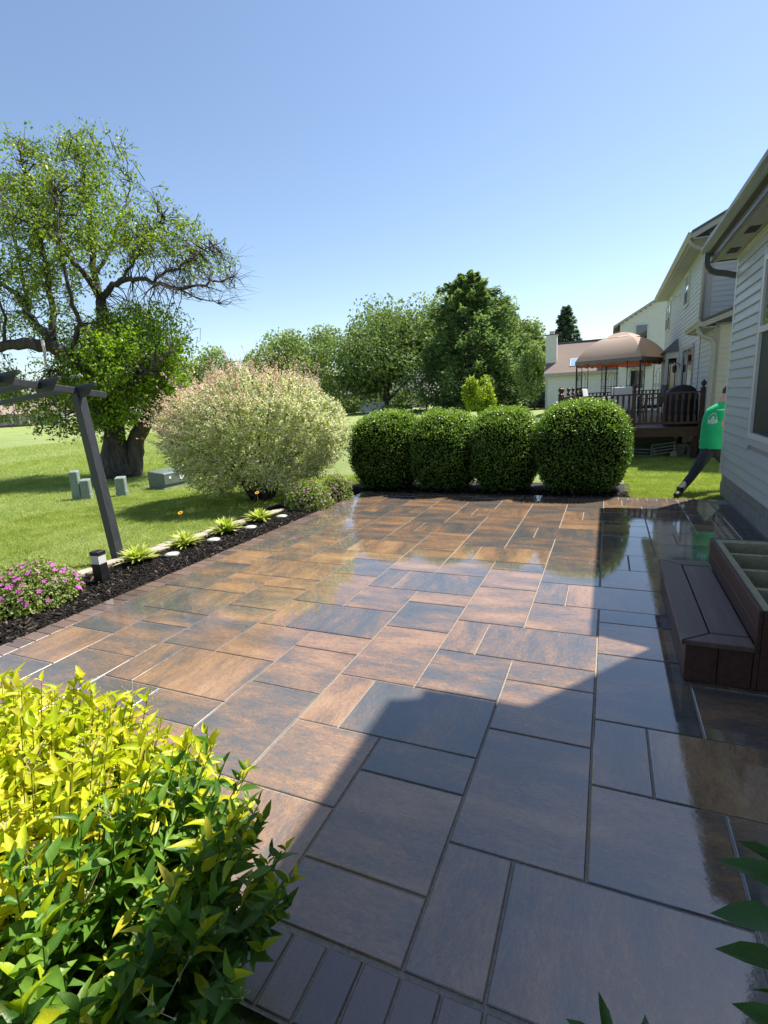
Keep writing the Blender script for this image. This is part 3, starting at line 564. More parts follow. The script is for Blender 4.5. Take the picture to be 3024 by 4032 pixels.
# ---------------------------------------------------------------- big broken tree at the left
tr = thing('old_tree','large old leaning tree with broken limbs on the left lawn','tree',tuple(PD(262,1036,14.3)))
TS = []    # skeleton nodes for twigs to attach to
def limb(mb, pts, r0, r1, n=9, wob=.06, dd=0):
    Q = [PD(x,y,14.3+(d if len(p) > 2 else 0)) for p in pts for x,y,d in [(*p,0)[:3]]]
    R = []; T = []
    for i in range(len(Q)-1):
        for k in range(4):
            t = k/4; p0 = Q[max(i-1,0)]; p1 = Q[i]; p2 = Q[i+1]; p3 = Q[min(i+2,len(Q)-1)]
            T.append(.5*((2*p1)+(p2-p0)*t+(2*p0-5*p1+4*p2-p3)*t*t+(3*p1-p0-3*p2+p3)*t**3)+Vector((random.gauss(0,wob),random.gauss(0,wob),random.gauss(0,wob)))*.5)
    T.append(Q[-1]); N = len(T); R = [r0+(r1-r0)*(i/(N-1))**.8 for i in range(N)]
    n0 = len(mb.v); mb.tube(T,R,n); TS.extend(T)
    for q in range(n0,len(mb.v)):
        i = min((q-n0)//n,N-1); c = T[i]; a = (q-n0)%n; fl = 1+(.10*math.sin(a*2.7+i*.35)+random.gauss(0,.05)) if r0 > .12 else 1; fl *= 1+(.22*max(0,1-i/3.5) if r0 > .2 and pts[0][1] > 1000 else 0); mb.v[q] = tuple(c+(Vector(mb.v[q])-c)*fl)
    return T
mb = MB()
limb(mb,[(260,1038),(252,990),(246,930),(238,850),(230,780),(222,700),(218,645)],.36,.12,12,.05)
limb(mb,[(285,1036,.2),(290,985,.2),(296,945,.1),(312,918,-.2),(322,900,-.3)],.26,.17,10,.04)
limb(mb,[(240,1036,-.2),(240,985,-.2),(243,930,-.1),(240,870)],.24,.2,9,.04)
limb(mb,[(240,860),(205,810,-.3),(160,780,-.6),(120,752,-.8),(70,742,-.9),(10,748,-1),(-60,765,-1)],.24,.11,9)
limb(mb,[(150,775,-.6),(115,740,-.2),(70,690,.3),(40,640,.6),(0,615,.8),(-50,600,1)],.15,.05,8)
limb(mb,[(218,650),(205,600,.4),(200,540,.7),(195,470,.9),(180,390,1),(175,320,1)],.12,.03,7)
limb(mb,[(222,645),(245,615,-.2),(275,604,-.5),(330,608,-.8),(390,622,-1),(440,612,-1.2),(505,598,-1.3)],.10,.018,7)
limb(mb,[(330,608,-.8),(370,585,-.7),(420,555,-.6),(460,530,-.5)],.045,.012,6); limb(mb,[(390,622,-1),(430,645,-1.1),(470,655,-1.2)],.03,.01,5)
limb(mb,[(260,608,-.3),(290,560,0),(320,510,.3),(350,470,.5)],.05,.014,6); limb(mb,[(218,645),(180,590,-.7),(140,545,-1),(95,500,-1.3),(40,470,-1.5)],.09,.03,7)
limb(mb,[(110,745,-.7),(112,650,-.5),(100,570,-.3),(80,480,0),(60,400,.2),(40,310,.3)],.10,.02,7); limb(mb,[(205,600,.4),(240,520,.8),(270,440,1),(285,390,1)],.06,.014,6)
limb(mb,[(150,780,-.6),(165,700,-1.2),(150,620,-1.6),(130,520,-1.6),(120,420,-1.4)],.08,.02,6); limb(mb,[(235,860),(280,830,-1),(320,800,-1.4),(370,760,-1.6)],.07,.015,6)
limb(mb,[(236,850),(170,880,-1),(120,915,-1.5),(80,940,-1.7)],.04,.01,5)
limb(mb,[(60,660,.4),(40,560,.8),(20,470,1),(0,400,1)],.06,.02,6); limb(mb,[(10,748,-1),(10,690,-1.4),(-10,600,-1.6)],.05,.02,6)
wpart(mb,'trunk',M['bark'],tr,smooth=True)
mb = MB(); limb(mb,[(92,735,-1),(96,760,-1.1),(99,785,-1.1),(108,800,-1)],.05,.015,6,.01); wpart(mb,'broken_branch',M['palewood'],tr)
def tree_leaves():
    sk = np.array([tuple(p) for p in TS]); A = [[] for _ in range(5)]; B = [[] for _ in range(5)]; mb = MB()
    vols = [(125,480,190,170,2.6,430,.30,A,23),(60,640,130,110,2.2,120,.3,A,22),(310,500,95,80,1.6,70,.28,A,18),(430,575,95,60,1.2,80,.22,A,7),(380,520,80,50,1.2,70,.25,A,14),(250,775,145,100,2.0,380,.31,B,34),(110,850,110,75,2.0,110,.32,A,26),
            (340,790,80,85,1.5,160,.28,B,30),(255,885,85,50,1.5,120,.26,B,26),(200,900,60,40,1.2,40,.24,A,24),(130,925,60,25,.6,16,.2,A,16),(180,330,110,60,1.5,60,.28,A,18),(30,400,110,110,2,80,.3,A,20),(20,850,80,60,1.5,40,.3,A,24),(300,700,95,45,1.3,80,.26,B,26),(360,850,50,50,1.0,50,.24,B,24)]
    def cluster(c, r, G, nl):
        j = np.argmin(((sk-c)**2).sum(1)+RNG.random(len(sk))*.3); s0 = sk[j]; dv = c-s0; L_ = np.linalg.norm(dv); s0 = c-dv*min(1.,.4/max(L_,1e-6)) if L_ > 1.2 else s0; mid = (s0+c)/2+RNG.normal(0,.10,3)+np.array([0,0,.10])
        mb.tube([s0,s0*.6+mid*.4+RNG.normal(0,.03,3),mid,mid*.4+c*.6+RNG.normal(0,.05,3),c],[.016,.013,.009,.006,.003],3,False); k = max(4,int(nl*RNG.uniform(.6,1.4)))
        for q in range(3):
            e = c+RNG.normal(0,r*.7,3); mb.tube([mid*.4+c*.6,e],[.006,.0025],3,False)
            kk = k//3+1; t = RNG.random(kk)[:,None]; p = c*(1-t)+e*t+RNG.normal(0,r*.26,(kk,3))
            D = unit(rdir(kk)*.9+np.array([0,0,-.35])+unit(e-c)*.4); s = RNG.uniform(.055,.11,kk)
            for li,arr in zip(G,(p,D,unit(rdir(kk)*.8+np.array([0,0,.8])),s,s*.34)): li.append(arr)
    for x,y,rx,ry,dd,n,r,G,nl in vols:
        for _ in range(n):
            v = rdir(1)[0]*RNG.random()**.42; cluster(np.array(PD(x+v[0]*rx,y+v[1]*ry,14.3+v[2]*dd)),r,G,nl)
    for x,y in [(40,300),(62,320),(185,290),(215,300),(195,312),(258,325),(45,335),(85,330),(130,340),(290,360),(300,375),(325,400),(470,545),(500,560),(340,650),(400,700),(410,740),(385,690)]:
        base = np.array(PD(x,y,14.3+random.uniform(-.6,.6)))
        for q in range(3): cluster(base+np.array([RNG.normal(0,.12),RNG.normal(0,.15),-.22*q]),.13,A,9)
    for _ in range(210):   # bare twigs of the right wing
        v = rdir(1)[0]; u_ = RNG.random(); c = np.array(PD(330+190*u_+v[0]*20,(608 if u_ < .5 else 604)+v[1]*(30+30*u_),13.3+v[2]*.9)); j = np.argmin(((sk-c)**2).sum(1)); s0 = sk[j]; d = c-s0
        d = d if np.linalg.norm(d) < 1.1 else d*1.1/np.linalg.norm(d); c = s0+d; mb.tube([s0,s0+d*.5+RNG.normal(0,.07,3),c,c+d*.3+np.array([_r0.x*.22,_r0.y*.22,0])+RNG.normal(0,.08,3)],[.010,.007,.004,.0018],3,False)
    for nm,G,mt in (('crown',A,'treeleaf'),('crown',B,'treeleafb')): leaf_obj(nm,*[np.concatenate(x) for x in G],M[mt],tr)
    wpart(mb,'twigs',M['twig'],tr)
tree_leaves()
# grass tuft and suckers round the trunk foot
# ---------------------------------------------------------------- background trees
def bg_tree(name, label, x, y, h, rx, n, ls, mat, trunk=.22, th=.25, blobs=26, ry=None, group='trees beyond the lawn', flat=1.0, lobes=.34, gap=.0, br=1.):
    t_ = thing(name,label,'tree',(x,y,-.04),0,group); ry = ry or rx; cz = h*(th+(1-th)/2); c = h*(1-th)/2*1.02; Bc = rdir(blobs)*RNG.uniform(.35,.86,(blobs,1)); Bc[:,2] *= flat
    br_ = RNG.uniform(.6,1.15,blobs)*lobes; P = []; N = []; per = n//blobs
    for i in range(blobs):
        d = rdir(per); r = br_[i]*(RNG.random(per)**.28)[:,None]; P.append(Bc[i]+d*r); N.append(d)
    P = np.concatenate(P); N = np.concatenate(N); k = P[:,2] > -1.05; P,N = P[k],N[k]
    P = P*np.array([rx,ry,c])+np.array([x,y,cz]); n = len(P)
    leaf_obj('crown',P,unit(rdir(n)+np.array([0,0,-.2])),unit(N+rdir(n)*.7+np.array([0,0,.3])),RNG.uniform(.7,1.3,n)*ls,RNG.uniform(.25,.45,n)*ls,mat,t_)
    mb = MB(); mb.tube([(x,y,-.04),(x+.1,y,h*th*.6),(x,y,h*.55)],[trunk*1.25,trunk,trunk*.45],7)
    for i in range(min(blobs,12)):
        e = Bc[i]*np.array([rx,ry,c])+np.array([x,y,cz]); s0 = np.array([x,y,h*random.uniform(th*.7,.5)]); mb.tube([s0,(s0+e)/2+np.array([0,0,.03*h]),e],[trunk*.45,trunk*.28,trunk*.08],5,False)
    wpart(mb,'trunk',M['twig'],t_); return t_
def conifer(name,label,x,y,h,r,n,ls,mat,trunk=.25,base=.06,irr=.25,droop=.25,group='trees beyond the lawn',power=.9,pads=110):
    t_ = thing(name,label,'tree',(x,y,-.04),0,group); P = []; D = []; N = []; per = n//pads; mb = MB(); mb.tube([(x,y,-.04),(x,y,h*.97)],[trunk,.03],7)
    for i in range(pads):
        f = (i+random.random())/pads; z = h*(base+(1-base)*f); R = r*(1-f)**power*random.uniform(1-irr,1+irr*.4)+.08*h*.1; a = i*2.399+random.uniform(-.4,.4); ca,sa = math.cos(a),math.sin(a)
        t = RNG.random(per)**.6; w_ = RNG.normal(0,1,per)*R*.20*(1.15-t); zz = z+.12*h*.2*t-droop*R*t*t+RNG.normal(0,1,per)*R*.055
        P.append(np.stack([x+ca*R*t-sa*w_,y+sa*R*t+ca*w_,zz],1)); D.append(unit(np.stack([ca+0*t,sa+0*t,0*t+.1],1)+rdir(per)*.6)); N.append(unit(rdir(per)*.6+np.array([0,0,1])))
        mb.tube([(x,y,z),(x+ca*R*.85,y+sa*R*.85,z+.02*h-droop*R*.7)],[trunk*.22*(1-f)+.01,.012],4,False)
    P,D,N = map(np.concatenate,(P,D,N)); n = len(P)
    leaf_obj('crown',P,D,N,RNG.uniform(.7,1.3,n)*ls,RNG.uniform(.2,.35,n)*ls,mat,t_,.1); wpart(mb,'trunk',M['twig'],t_)
FR = 'far row of trees'
bg_tree('broadleaf_tree','pale green rounded tree leftmost in the far row behind the willow',-40.5,66,13.4,8.2,15000,.42,M['bgleafl'],.3,.0,44,group=FR)
bg_tree('broadleaf_tree','broad dense dark tree with several trunks left of the pine',-27.6,66,14.3,9.2,26000,.40,M['bgleaf'],.5,.02,60,lobes=.36,group=FR)
bg_tree('broadleaf_tree','tall pale tree rising just left of the pine top',-21.0,71,16.4,5.2,11000,.42,M['bgleafl'],.3,.1,34,group=FR)
conifer('pine_tree','tall dark pine with flat layered boughs in the far row',-14.9,61,14.6,8.2,32000,.46,M['pine'],.35,.02,.4,.08,FR,.46,190)
bg_tree('broadleaf_tree','tall pale tree showing behind the pine top',-15.8,75,15.8,7.2,13000,.45,M['bgleafl'],.3,.15,34,group=FR)
bg_tree('broadleaf_tree','pale green tree right of the pine',-11.4,66,13.0,5.2,11000,.40,M['bgleafl'],.3,.02,34,group=FR)
bg_tree('young_tree','narrow young tree with thin trunk left of the white chimney',-6.5,52,6.4,1.75,5200,.26,M['bgleafl'],.09,.16,26,group=FR)
conifer('spruce_tree','dark small spruce beside the white chimney',-5.6,60,5.2,2.6,5000,.4,M['spruce'],.15,.02,.2,.2,FR,.8,70)
conifer('spruce_tree','blue spruce rising above the brown roof',-4.1,56,9.3,3.0,12000,.34,M['spruce'],.2,.1,.3,.12,FR,.8,150)
bg_tree('broadleaf_tree','pale tree between pine and young tree',-8.6,68,8.8,3.2,5200,.36,M['bgleafl'],.2,.05,24,group=FR)
bg_tree('lime_tree','bright lime green young tree standing behind the hedge',-6.95,31,3.5,1.12,4200,.15,M['yellow'],.05,-.02,26,group=None,lobes=.30)
for k,(x,y,h,r,lb) in enumerate([(-62,72,11.5,6,'round tree behind the willow top, left'),(-54,75,11.0,6,'round tree behind the willow top, right'),(-80,80,12,7,'dark tree behind the left tree trunk'),(-97,78,10,6,'tree just right of the far left house'),(-120,86,12,7,'tree behind the far left house'),(-150,88,13,8,'tree at the far left frame edge'),(-108,104,13,8,'tall hazy tree far behind the left lawn'),(-70,108,14,8,'hazy tree far behind the willow'),(-134,112,14,9,'hazy tree behind the far left roof')]):
    bg_tree('broadleaf_tree',lb,x,y,h,r,5000,.55,M['bgleaf' if k%2 else 'bgleafl'],.3,.06,24,group='trees beyond the left lawn')
for k,(x,y,r,h,lb) in enumerate([(-35,70,2.4,1.8,'low shrub under the pale left far tree'),(-24,60,1.8,1.1,'low shrub at the foot of the dark broad tree'),(-19.5,66,2.5,2.0,'dark shrub between broad tree and pine'),(-9.0,62,1.6,1.1,'round shrub right of the pine foot'),(-7.6,63,1.4,.9,'small round shrub near the young tree'),(-92,64,2.6,2.2,'bright round bush in front of the far left house'),(-47,72,4,3.2,'dark hedge mass behind the willow'),(-13,70,5,3.0,'dark hedge mass behind the pine trunk'),(-24,72,7,3.4,'dark hedge mass behind the broad tree'),(-36,74,7,3.4,'dark hedge mass under the pale left far tree'),(-18,74,5,3.2,'dark hedge mass left of the pine trunk'),(-64,66,5,3.4,'dark bushes behind the tree trunk')]):
    bg_tree('bush',lb,x,y,h,r,1700,.28,M['bgleaf'],.08,.0,16,group='far shrubs',lobes=.45)
# ---------------------------------------------------------------- hostas, flowers
def hosta(k,x,y,s,label):
    t_ = thing('hosta',label,'plant',(x,y,-.015),0,'yellow hostas along the bed'); V = []; F = []
    for i in range(190):
        a = i*2.399+random.uniform(-.3,.3); el = random.uniform(.5,1.55); L = s*random.uniform(.7,1.15); wd = L*random.uniform(.045,.075); dr = random.uniform(.25,.8); ca,sa = math.cos(a),math.sin(a); n0 = len(V)
        for j,(t,w_) in enumerate(((0,.25),(.35,.8),(.7,1),(1,.05))):
            r = L*t*math.cos(el)*(1+.25*t); z = L*t*math.sin(el)-dr*L*t*t*.55; off = wd*w_
            V += [(ca*r-sa*off,sa*r+ca*off,max(z,.004)+.15*off),(ca*r,sa*r,max(z,.004)),(ca*r+sa*off,sa*r-ca*off,max(z,.004)+.15*off)]
        for j in range(3):
            b = n0+j*3; F += [(b,b+1,b+4,b+3),(b+1,b+2,b+5,b+4)]
    link('leaves',mesh_np('leaves',V,F,M['hosta'],True),None,t_)
for k,(x,y,s,lb) in enumerate([(-5.02,4.22,.27,'yellow green hosta at the foot of the pergola post'),(-4.97,4.92,.26,'yellow green hosta second from the pergola post'),(-4.90,5.64,.28,'yellow green hosta third from the pergola post'),(-4.85,6.36,.265,'yellow green hosta nearest the willow shrub'),(-4.93,5.62,.12,'small dark hosta under the third yellow hosta')]):
    if k < 4: hosta(k,x,y,s,lb)
def petal_mesh(r,mat,n=5):
    V = [(0,0,0)]; F = []
    for i in range(n):
        a = 2*pi*i/n; b = len(V)
        for da,rr,z in ((-.42,.55,.1),(-.3,.95,.16),(.3,.95,.16),(.42,.55,.1)): V.append((r*rr*math.cos(a+da),r*rr*math.sin(a+da),r*z))
        F += [(0,b,b+1,b+2),(0,b+2,b+3,b+3)] if 0 else [(0,b,b+1,b+2,b+3)]
    me = bpy.data.meshes.new('flower'); me.from_pydata(V,[],F); me.materials.append(mat); return me
def geranium(x,y,rx,ry,h,nl,nf,fm,label,fr):
    t_ = thing('geranium',label,'plant',(x,y,-.015),0,'flowering geraniums in the bed'); d = unit(RNG.normal(size=(nl,3))); d[:,2] = np.abs(d[:,2])*1.05-.06; d = unit(d)
    lump = 1+.10*np.sin(d[:,0]*9+1)*np.sin(d[:,1]*8)+.06*np.sin(d[:,2]*14); p = d*np.array([rx,ry,h])*(RNG.uniform(.72,1.03,nl)*lump)[:,None]+np.array([x,y,.02])
    leaf_obj('leaves',p,unit(rdir(nl)+d*.4),unit(d+rdir(nl)*.6+np.array([0,0,.4])),RNG.uniform(.02,.036,nl),RNG.uniform(.009,.015,nl),M['gerleaf'],t_)
    mb = MB(); me = petal_mesh(fr,fm)
    for i in range(60): a = random.uniform(0,2*pi); q = random.uniform(.3,.8); mb.tube([(0,0,0),(rx*q*.5*math.cos(a),ry*q*.5*math.sin(a),h*.5),(rx*q*math.cos(a),ry*q*math.sin(a),h*.8)],[.004,.003,.002],3,False)
    mb.obj('stems',M['bushstem'],t_)
    for i in range(nf):
        v = unit(RNG.normal(size=3)); v[2] = abs(v[2])*.9+.12; v = unit(v); o = link('flower',me,None,t_,(v[0]*rx*1.03,v[1]*ry*1.03,v[2]*h*1.05+.02)); o.scale = [random.uniform(.7,1.15)]*3
        o.rotation_euler = (Vector(v)+Vector((0,-.3,.6))).to_track_quat('Z','Y').to_euler()
geranium(-4.98,2.95,.38,.44,.35,5200,105,M['pink'],'magenta flowering geranium at the left frame edge',.028)
geranium(-4.60,7.42,.42,.36,.42,4200,60,M['palepink'],'pink flowering geranium in front of the willow',.021); geranium(-4.45,8.12,.30,.30,.44,2400,40,M['palepink'],'small pink geranium between willow and hedge',.021)
for k,(x,y,h,lb) in enumerate([(-5.12,5.05,.42,'single orange daisy above the second hosta'),(-5.05,6.6,.40,'single orange daisy in front of the willow')]):
    t_ = thing('orange_daisy',lb,'flower',(x,y,-.02),0,'orange daisies'); MB().tube([(0,0,0),(.01,0,h*.6),(.02,-.01,h)],[.004,.003,.003],5).obj('stem',M['gerleaf'],t_)
    q = link('petals',petal_mesh(.036,M['daisy'],8),None,t_,(.02,-.01,h),(.5,.15,0)); MB().lathe([(.012,0),(.010,.008),(.003,.011)],10).obj('eye',M['daisyeye'],q,loc=(0,0,.003))
# ---------------------------------------------------------------- big leaves in the foreground
ST = [(0,0),(.14,.52),(.36,1.),(.66,.72),(1,0)]
def leaf_base(curl, fold, wob=0):
    V = []; 
    for t,w_ in ST: V.append((0,t,-curl*t*t))
    for sgn in (1,-1):
        for t,w_ in ST[1:4]: V.append((sgn*w_*.5,t,-curl*t*t+fold*w_*.5+wob*math.sin(t*9+sgn)*.02))
    F = []
    for s,flip in ((5,0),(8,1)):
        for f in ((0,s,1),(1,s,s+1),(1,s+1,2),(2,s+1,s+2),(2,s+2,3),(3,s+2,4)): F.append(f[::-1] if flip else f)
    return np.array(V),np.array(F)
def frames(D,N):
    D = unit(D); S = unit(np.cross(D,N)); return np.stack([S,D,np.cross(S,D)],2)
def big_leaves(parent, P, D, N, L, WR, mat, nind, score):
    order = np.argsort(-score); ind = order[:nind]; rest = order[nind:]; R = frames(D,N)
    vs = [leaf_base(c,f,1) for c,f in ((.10,.28),(.30,.15),(.48,.38),(-.06,.45))]
    if len(rest):
        Vs = []; Fs = []; off = 0
        for k,(bv,bf) in enumerate(vs):
            q = rest[k::4]; v = bv[None]*np.stack([L[q]*WR[q],L[q],L[q]],1)[:,None,:]; v = np.einsum('nij,nkj->nki',R[q],v)+P[q][:,None,:]
            Vs.append(v.reshape(-1,3)); Fs.append((np.arange(len(q))[:,None,None]*11+bf[None]).reshape(-1,3)+off); off += len(q)*11
        o = link('leaves',mesh_np('leaves',np.concatenate(Vs),np.concatenate(Fs),mat,True),None,parent); o.matrix_parent_inverse = Matrix.Translation(-parent.location); tag(o,kind='stuff')
    ms = [mesh_np('leaf',bv,bf,mat,True) for bv,bf in vs]
    for j,q in enumerate(ind):
        o = link('leaf',ms[j%4],None,parent); m3 = Matrix([list(r) for r in R[q]]) @ Matrix.Diagonal((L[q]*WR[q],L[q],L[q])); mm = m3.to_4x4(); mm.translation = Vector(P[q])-parent.location; o.matrix_local = mm
def fg_bush():
    t_ = thing('golden_bush','large golden leaved bush in the near left corner','shrub',(-1.75,.62,-.014)); mb = MB(); mg = MB(); cx,cy,a,b = -1.66,.66,1.0,.58
    A = {'new':[],'old':[]}; sd = MB()
    for i in range(760):
        while True:
            x,y = random.uniform(-1,1),random.uniform(-1,1); q = abs(x)**2.6+abs(y)**2.6
            if q < 1: break
        if cx+a*x < -2.75: continue
        ht = .84*(1-.36*q**2)*random.uniform(.78,1.06)-(.10*max(0,-y-.2)+.05*max(0,x)); tip = Vector((cx+a*x,cy+b*y,ht)); base = Vector((cx+a*x*.62,cy+b*y*.60,-.02)); lean = Vector((x*.10,y*.10,0))
        md = base*.5+tip*.5-lean*.4; pts = [base,base*.75+md*.25,md,md*.45+tip*.55,tip]; (mb if i%3 else mg).tube(pts[:4],[.0038,.0032,.0026,.0018],4,False); mg.tube(pts[3:],[.0018,.0011],4,False)
        az = random.uniform(0,pi); K = 11 if q < .55 else 14
        for k in range(K):
            t = .30+.70*(k/(K-1))**.85; s = t*2; p = base*(1-s)+md*s if s < 1 else md*(2-s)+tip*(s-1); az += 1.57+random.uniform(-.25,.25); L = random.choice((.04,.055,.07,.085,.098))*random.uniform(.85,1.1)*(1.1-.35*max(0,t-.7)/.3) if k < K-1 else random.uniform(.04,.065)
            for sg in (0,pi):
                e = random.uniform(.15,.75) if k < K-2 else random.uniform(.7,1.25); d = Vector((math.cos(az+sg)*math.cos(e),math.sin(az+sg)*math.cos(e),math.sin(e)-.12))
                pn = max(0,(t-.50)/.5)*(1.5 if (cx+a*x < -1.12 and q < 1) else .28)*(.75 if y < -.35 else 1)
                A['new' if random.random() < pn else 'old'].append((*p,*d,0,0,1,L,random.uniform(.30,.44)))
        if random.random() < .10:
            for w_ in range(7): e = tip+Vector((random.gauss(0,.02),random.gauss(0,.02),random.uniform(.0,.05))); sd.tube([tip,e],[.0008,.0006],3,False); sd.lathe([(.001,-.002),(.0028,0),(.001,.003)],5,tuple(e))
    for key,nm,mt,ni in (('new','n','leafnew',170),('old','o','leafold',130)):
        X = np.array(A[key]); P,D,N,L,WR = X[:,:3],X[:,3:6],X[:,6:9]+RNG.normal(0,.35,(len(X),3)),X[:,9],X[:,10]
        sc_ = L/np.linalg.norm(P-np.array([0,0,CAMH]),axis=1)*(1+.9*(P[:,2]-.4))-.01*(P[:,0] < -2.1); big_leaves(t_,P,D,N,L,WR,M[mt],ni,sc_)
    o = wpart(mb,'stems',M['bushstem'],t_); wpart(mg,'green_shoots',M['greenstem'],t_); wpart(sd,'flower_heads',M['seed'],t_)
fg_bush()
def fg_plant():
    t_ = thing('leafy_plant','dark green long leaved plant at the lower right frame edge','plant',(.50,.42,-.014)); mb = MB(); A = []
    tg = [(1705,1885,1.15,(1590,1822)),(1715,1925,1.1,(1578,1840)),(1700,1995,1.02,(1546,1957)),(1715,2105,.95,(1549,2040)),(1730,2180,.9,(1610,2095)),(1715,2225,.86,(1561,2156)),(1690,2270,.84,(1575,2215)),(1305,2262,.80,(1289,2142)),(1400,2285,.78,(1392,2190)),(1300,2270,.8,(1232,2204)),(1310,2280,.8,(1362,2225)),(1735,1850,1.2,(1640,1800))]
    for x,y,d,(tx,ty) in tg:
        p = PD(x,y,d*1.02+.12); e = PD(tx,ty,d*1.02+.16); dv = e-p; L = max(dv.length*1.05,.07); b = Vector((p.x*.6+.22,min(p.y-.25,.55),-.01)) if x > 1450 else Vector((p.x+.05,p.y-.15,-.01))
        st0 = p-dv*.25; mb.tube([b,(b+st0)/2+Vector((0,0,.1)),st0,p],[.004,.0032,.002,.0014],5,False); A.append((*p,*dv,random.gauss(0,.45),random.gauss(0,.45),1,L*random.uniform(.78,1.0),random.uniform(.36,.48)))
        for k in range(5):
            t = random.uniform(.3,.85); q = b*(1-t)+st0*t+Vector((0,0,.1*t*(1-t)*4)); a = random.uniform(0,2*pi); A.append((*q,math.cos(a),math.sin(a),.2,0,0,1,random.uniform(.05,.09),.4))
    X = np.array(A); big_leaves(t_,X[:,:3],X[:,3:6],X[:,6:9],X[:,9],X[:,10],M['leafdark'],200,X[:,9]); wpart(mb,'stems',M['bushstem'],t_)
fg_plant()
# ================================================================ neighbour's house
def atY(sx, sy, Y):
    d = _f+(sx-1512)/FPX*_r-(sy-2016)/FPX*_u; return Vector((0,0,CAMH))+d*(Y/d.y)
NX,NY,NM,NE = 2.06,13.7,15.5,25.3
nh = thing('neighbour_house','pale grey two storey house behind the deck with lower cream wing','house',(NX,NY,0)); no = Vector((NX,NY,0))
def npart(mb,name,mat,par=None,**k):
    o = mb.obj(name,mat,None,**k); o.parent = par or nh; o.matrix_parent_inverse = Matrix.Identity(4) if par else Matrix.Translation(-no); return o
npart(MB().box(NX+.005,7,NY+.005,NM,-.05,2.95),'wing_wall',M['mortar']); npart(MB().box(NX+.005,9,NM+.005,NE,-.05,5.2),'main_wall',M['mortar'])
ex = .118
def brd(x,y,z,L,mat,rz=0):
    k = (round(L,3),mat.name,ex)
    if k not in _sm: _sm[k] = siding_mesh(L,ex,.014); _sm[k].materials.append(mat)
    link('siding_board',_sm[k],None,nh,(x-NX,y-NY,z),(0,0,rz))
z = .3
while z < 2.86: brd(NX,NY+.08,z,NM-NY-.08,M['sidingN']); brd(5.2,NY,z,5.2-NX-.08,M['sidingC'],pi/2); z += ex
z = .3
while z < 5.05: brd(NX,NM+.16,z,NE-NM-.2,M['sidingN']); z += ex
z = 2.9
while z < 6.2:
    xs = NX+.12+max(0,(z-5.0)/.5); brd(6.5,NM,z,6.5-xs,M['sidingN'],pi/2); z += ex
npart(MB().box(NX-.02,NX+.03,NM-.02,NM+.16,2.8,5.1).box(NX+.03,NX+.13,NM-.02,NM+.02,2.8,5.1),'corner_trim',M['trimN']); npart(MB().box(NX-.02,NX+.02,NY-.02,NY+.08,.1,2.86).box(NX+.02,NX+.1,NY-.02,NY+.02,.1,2.86),'corner_trim',M['trimN'])
npart(MB().box(NX-.015,NX+.02,NE-.1,NE,.1,5.05),'corner_trim',M['trim'])
def slope_roof(name,x0,z0,x1,y0,y1,m_,th,mat):
    mb = MB(); zb = z0+m_*(x1-x0); vs = [(x,y,z+dz) for dz in (0,th) for x,y,z in ((x0,y0,z0),(x1,y0,zb),(x1,y1,zb),(x0,y1,z0))]
    mb.add(vs,[(0,1,2,3),(7,6,5,4),(0,4,5,1),(1,5,6,2),(2,6,7,3),(3,7,4,0)]); return npart(mb,name,mat)
slope_roof('main_roof',1.66,5.16,6.8,15.18,25.5,.5,.06,M['shingleG']); slope_roof('wing_roof',1.74,2.97,6.3,13.38,NM+.0,.36,.05,M['shingleG'])
slope_roof('rake_trim',1.70,5.05,6.7,15.19,15.23,.5,.12,M['trimN']); slope_roof('rake_trim',1.78,2.86,6.2,13.39,13.43,.36,.11,M['trimN'])
npart(MB().box(1.72,NX+.01,15.23,25.45,5.04,5.06),'soffit',M['soffit']); npart(MB().box(1.80,NX+.01,13.43,NM-.01,2.855,2.87),'soffit',M['soffit'])
npart(MB().box(1.705,1.72,15.22,25.45,5.02,5.2),'fascia',M['trimN']); npart(MB().box(1.785,1.80,13.42,NM-.02,2.84,3.0),'fascia',M['trimN'])
npart(gutter(1.704,15.2,25.48,5.07),'gutter',M['trimN']); npart(gutter(1.784,13.38,NM-.02,2.88),'gutter',M['trimN'])
npart(MB().tube([(1.66,15.35,5.1),(1.66,15.35,4.98),(1.75,15.38,4.9),(2.0,15.45,4.82),(2.0,15.46,4.6),(2.0,15.46,3.0)],.045,8),'downspout',M['trimN'],smooth=True)
npart(MB().tube([(1.74,13.55,2.9),(1.74,13.55,2.78),(1.80,13.57,2.70),(2.0,13.62,2.62),(2.05,13.62,2.5),(2.03,13.63,1.2),(2.03,13.63,0)],.05,8),'downspout',M['trimN'],smooth=True)
def nwin(y0,y1,z0,z1,name='window',rail=True):
    w_ = npart(MB().box(NX-.05,NX,y0,y1,z0,z0+.07).box(NX-.05,NX,y0,y1,z1-.07,z1).box(NX-.05,NX,y0,y0+.07,z0+.07,z1-.07).box(NX-.05,NX,y1-.07,y1,z0+.07,z1-.07),name,M['trim'])
    zm = (z0+z1)/2; npart(MB().box(NX-.03,NX-.004,y0+.07,y1-.07,z0+.07,zm-.02),'pane',M['screen'],w_); npart(MB().box(NX-.03,NX-.004,y0+.07,y1-.07,zm+.02,z1-.07),'pane',M['skylight'],w_)
    npart(MB().box(NX-.042,NX-.004,y0+.07,y1-.07,zm-.02,zm+.02),'meeting_rail',M['trim'],w_)
nwin(18.35,19.3,3.95,4.88); nwin(23.6,24.35,3.75,4.8); nwin(24.4,25.1,3.75,4.8)
dr = npart(MB().box(NX-.05,NX,16.5,18.8,.74,.8).box(NX-.05,NX,16.5,18.8,2.66,2.74).box(NX-.05,NX,16.5,16.58,.8,2.66).box(NX-.05,NX,18.72,18.8,.8,2.66).box(NX-.045,NX,17.6,17.68,.8,2.66),'sliding_door',M['trimN'])
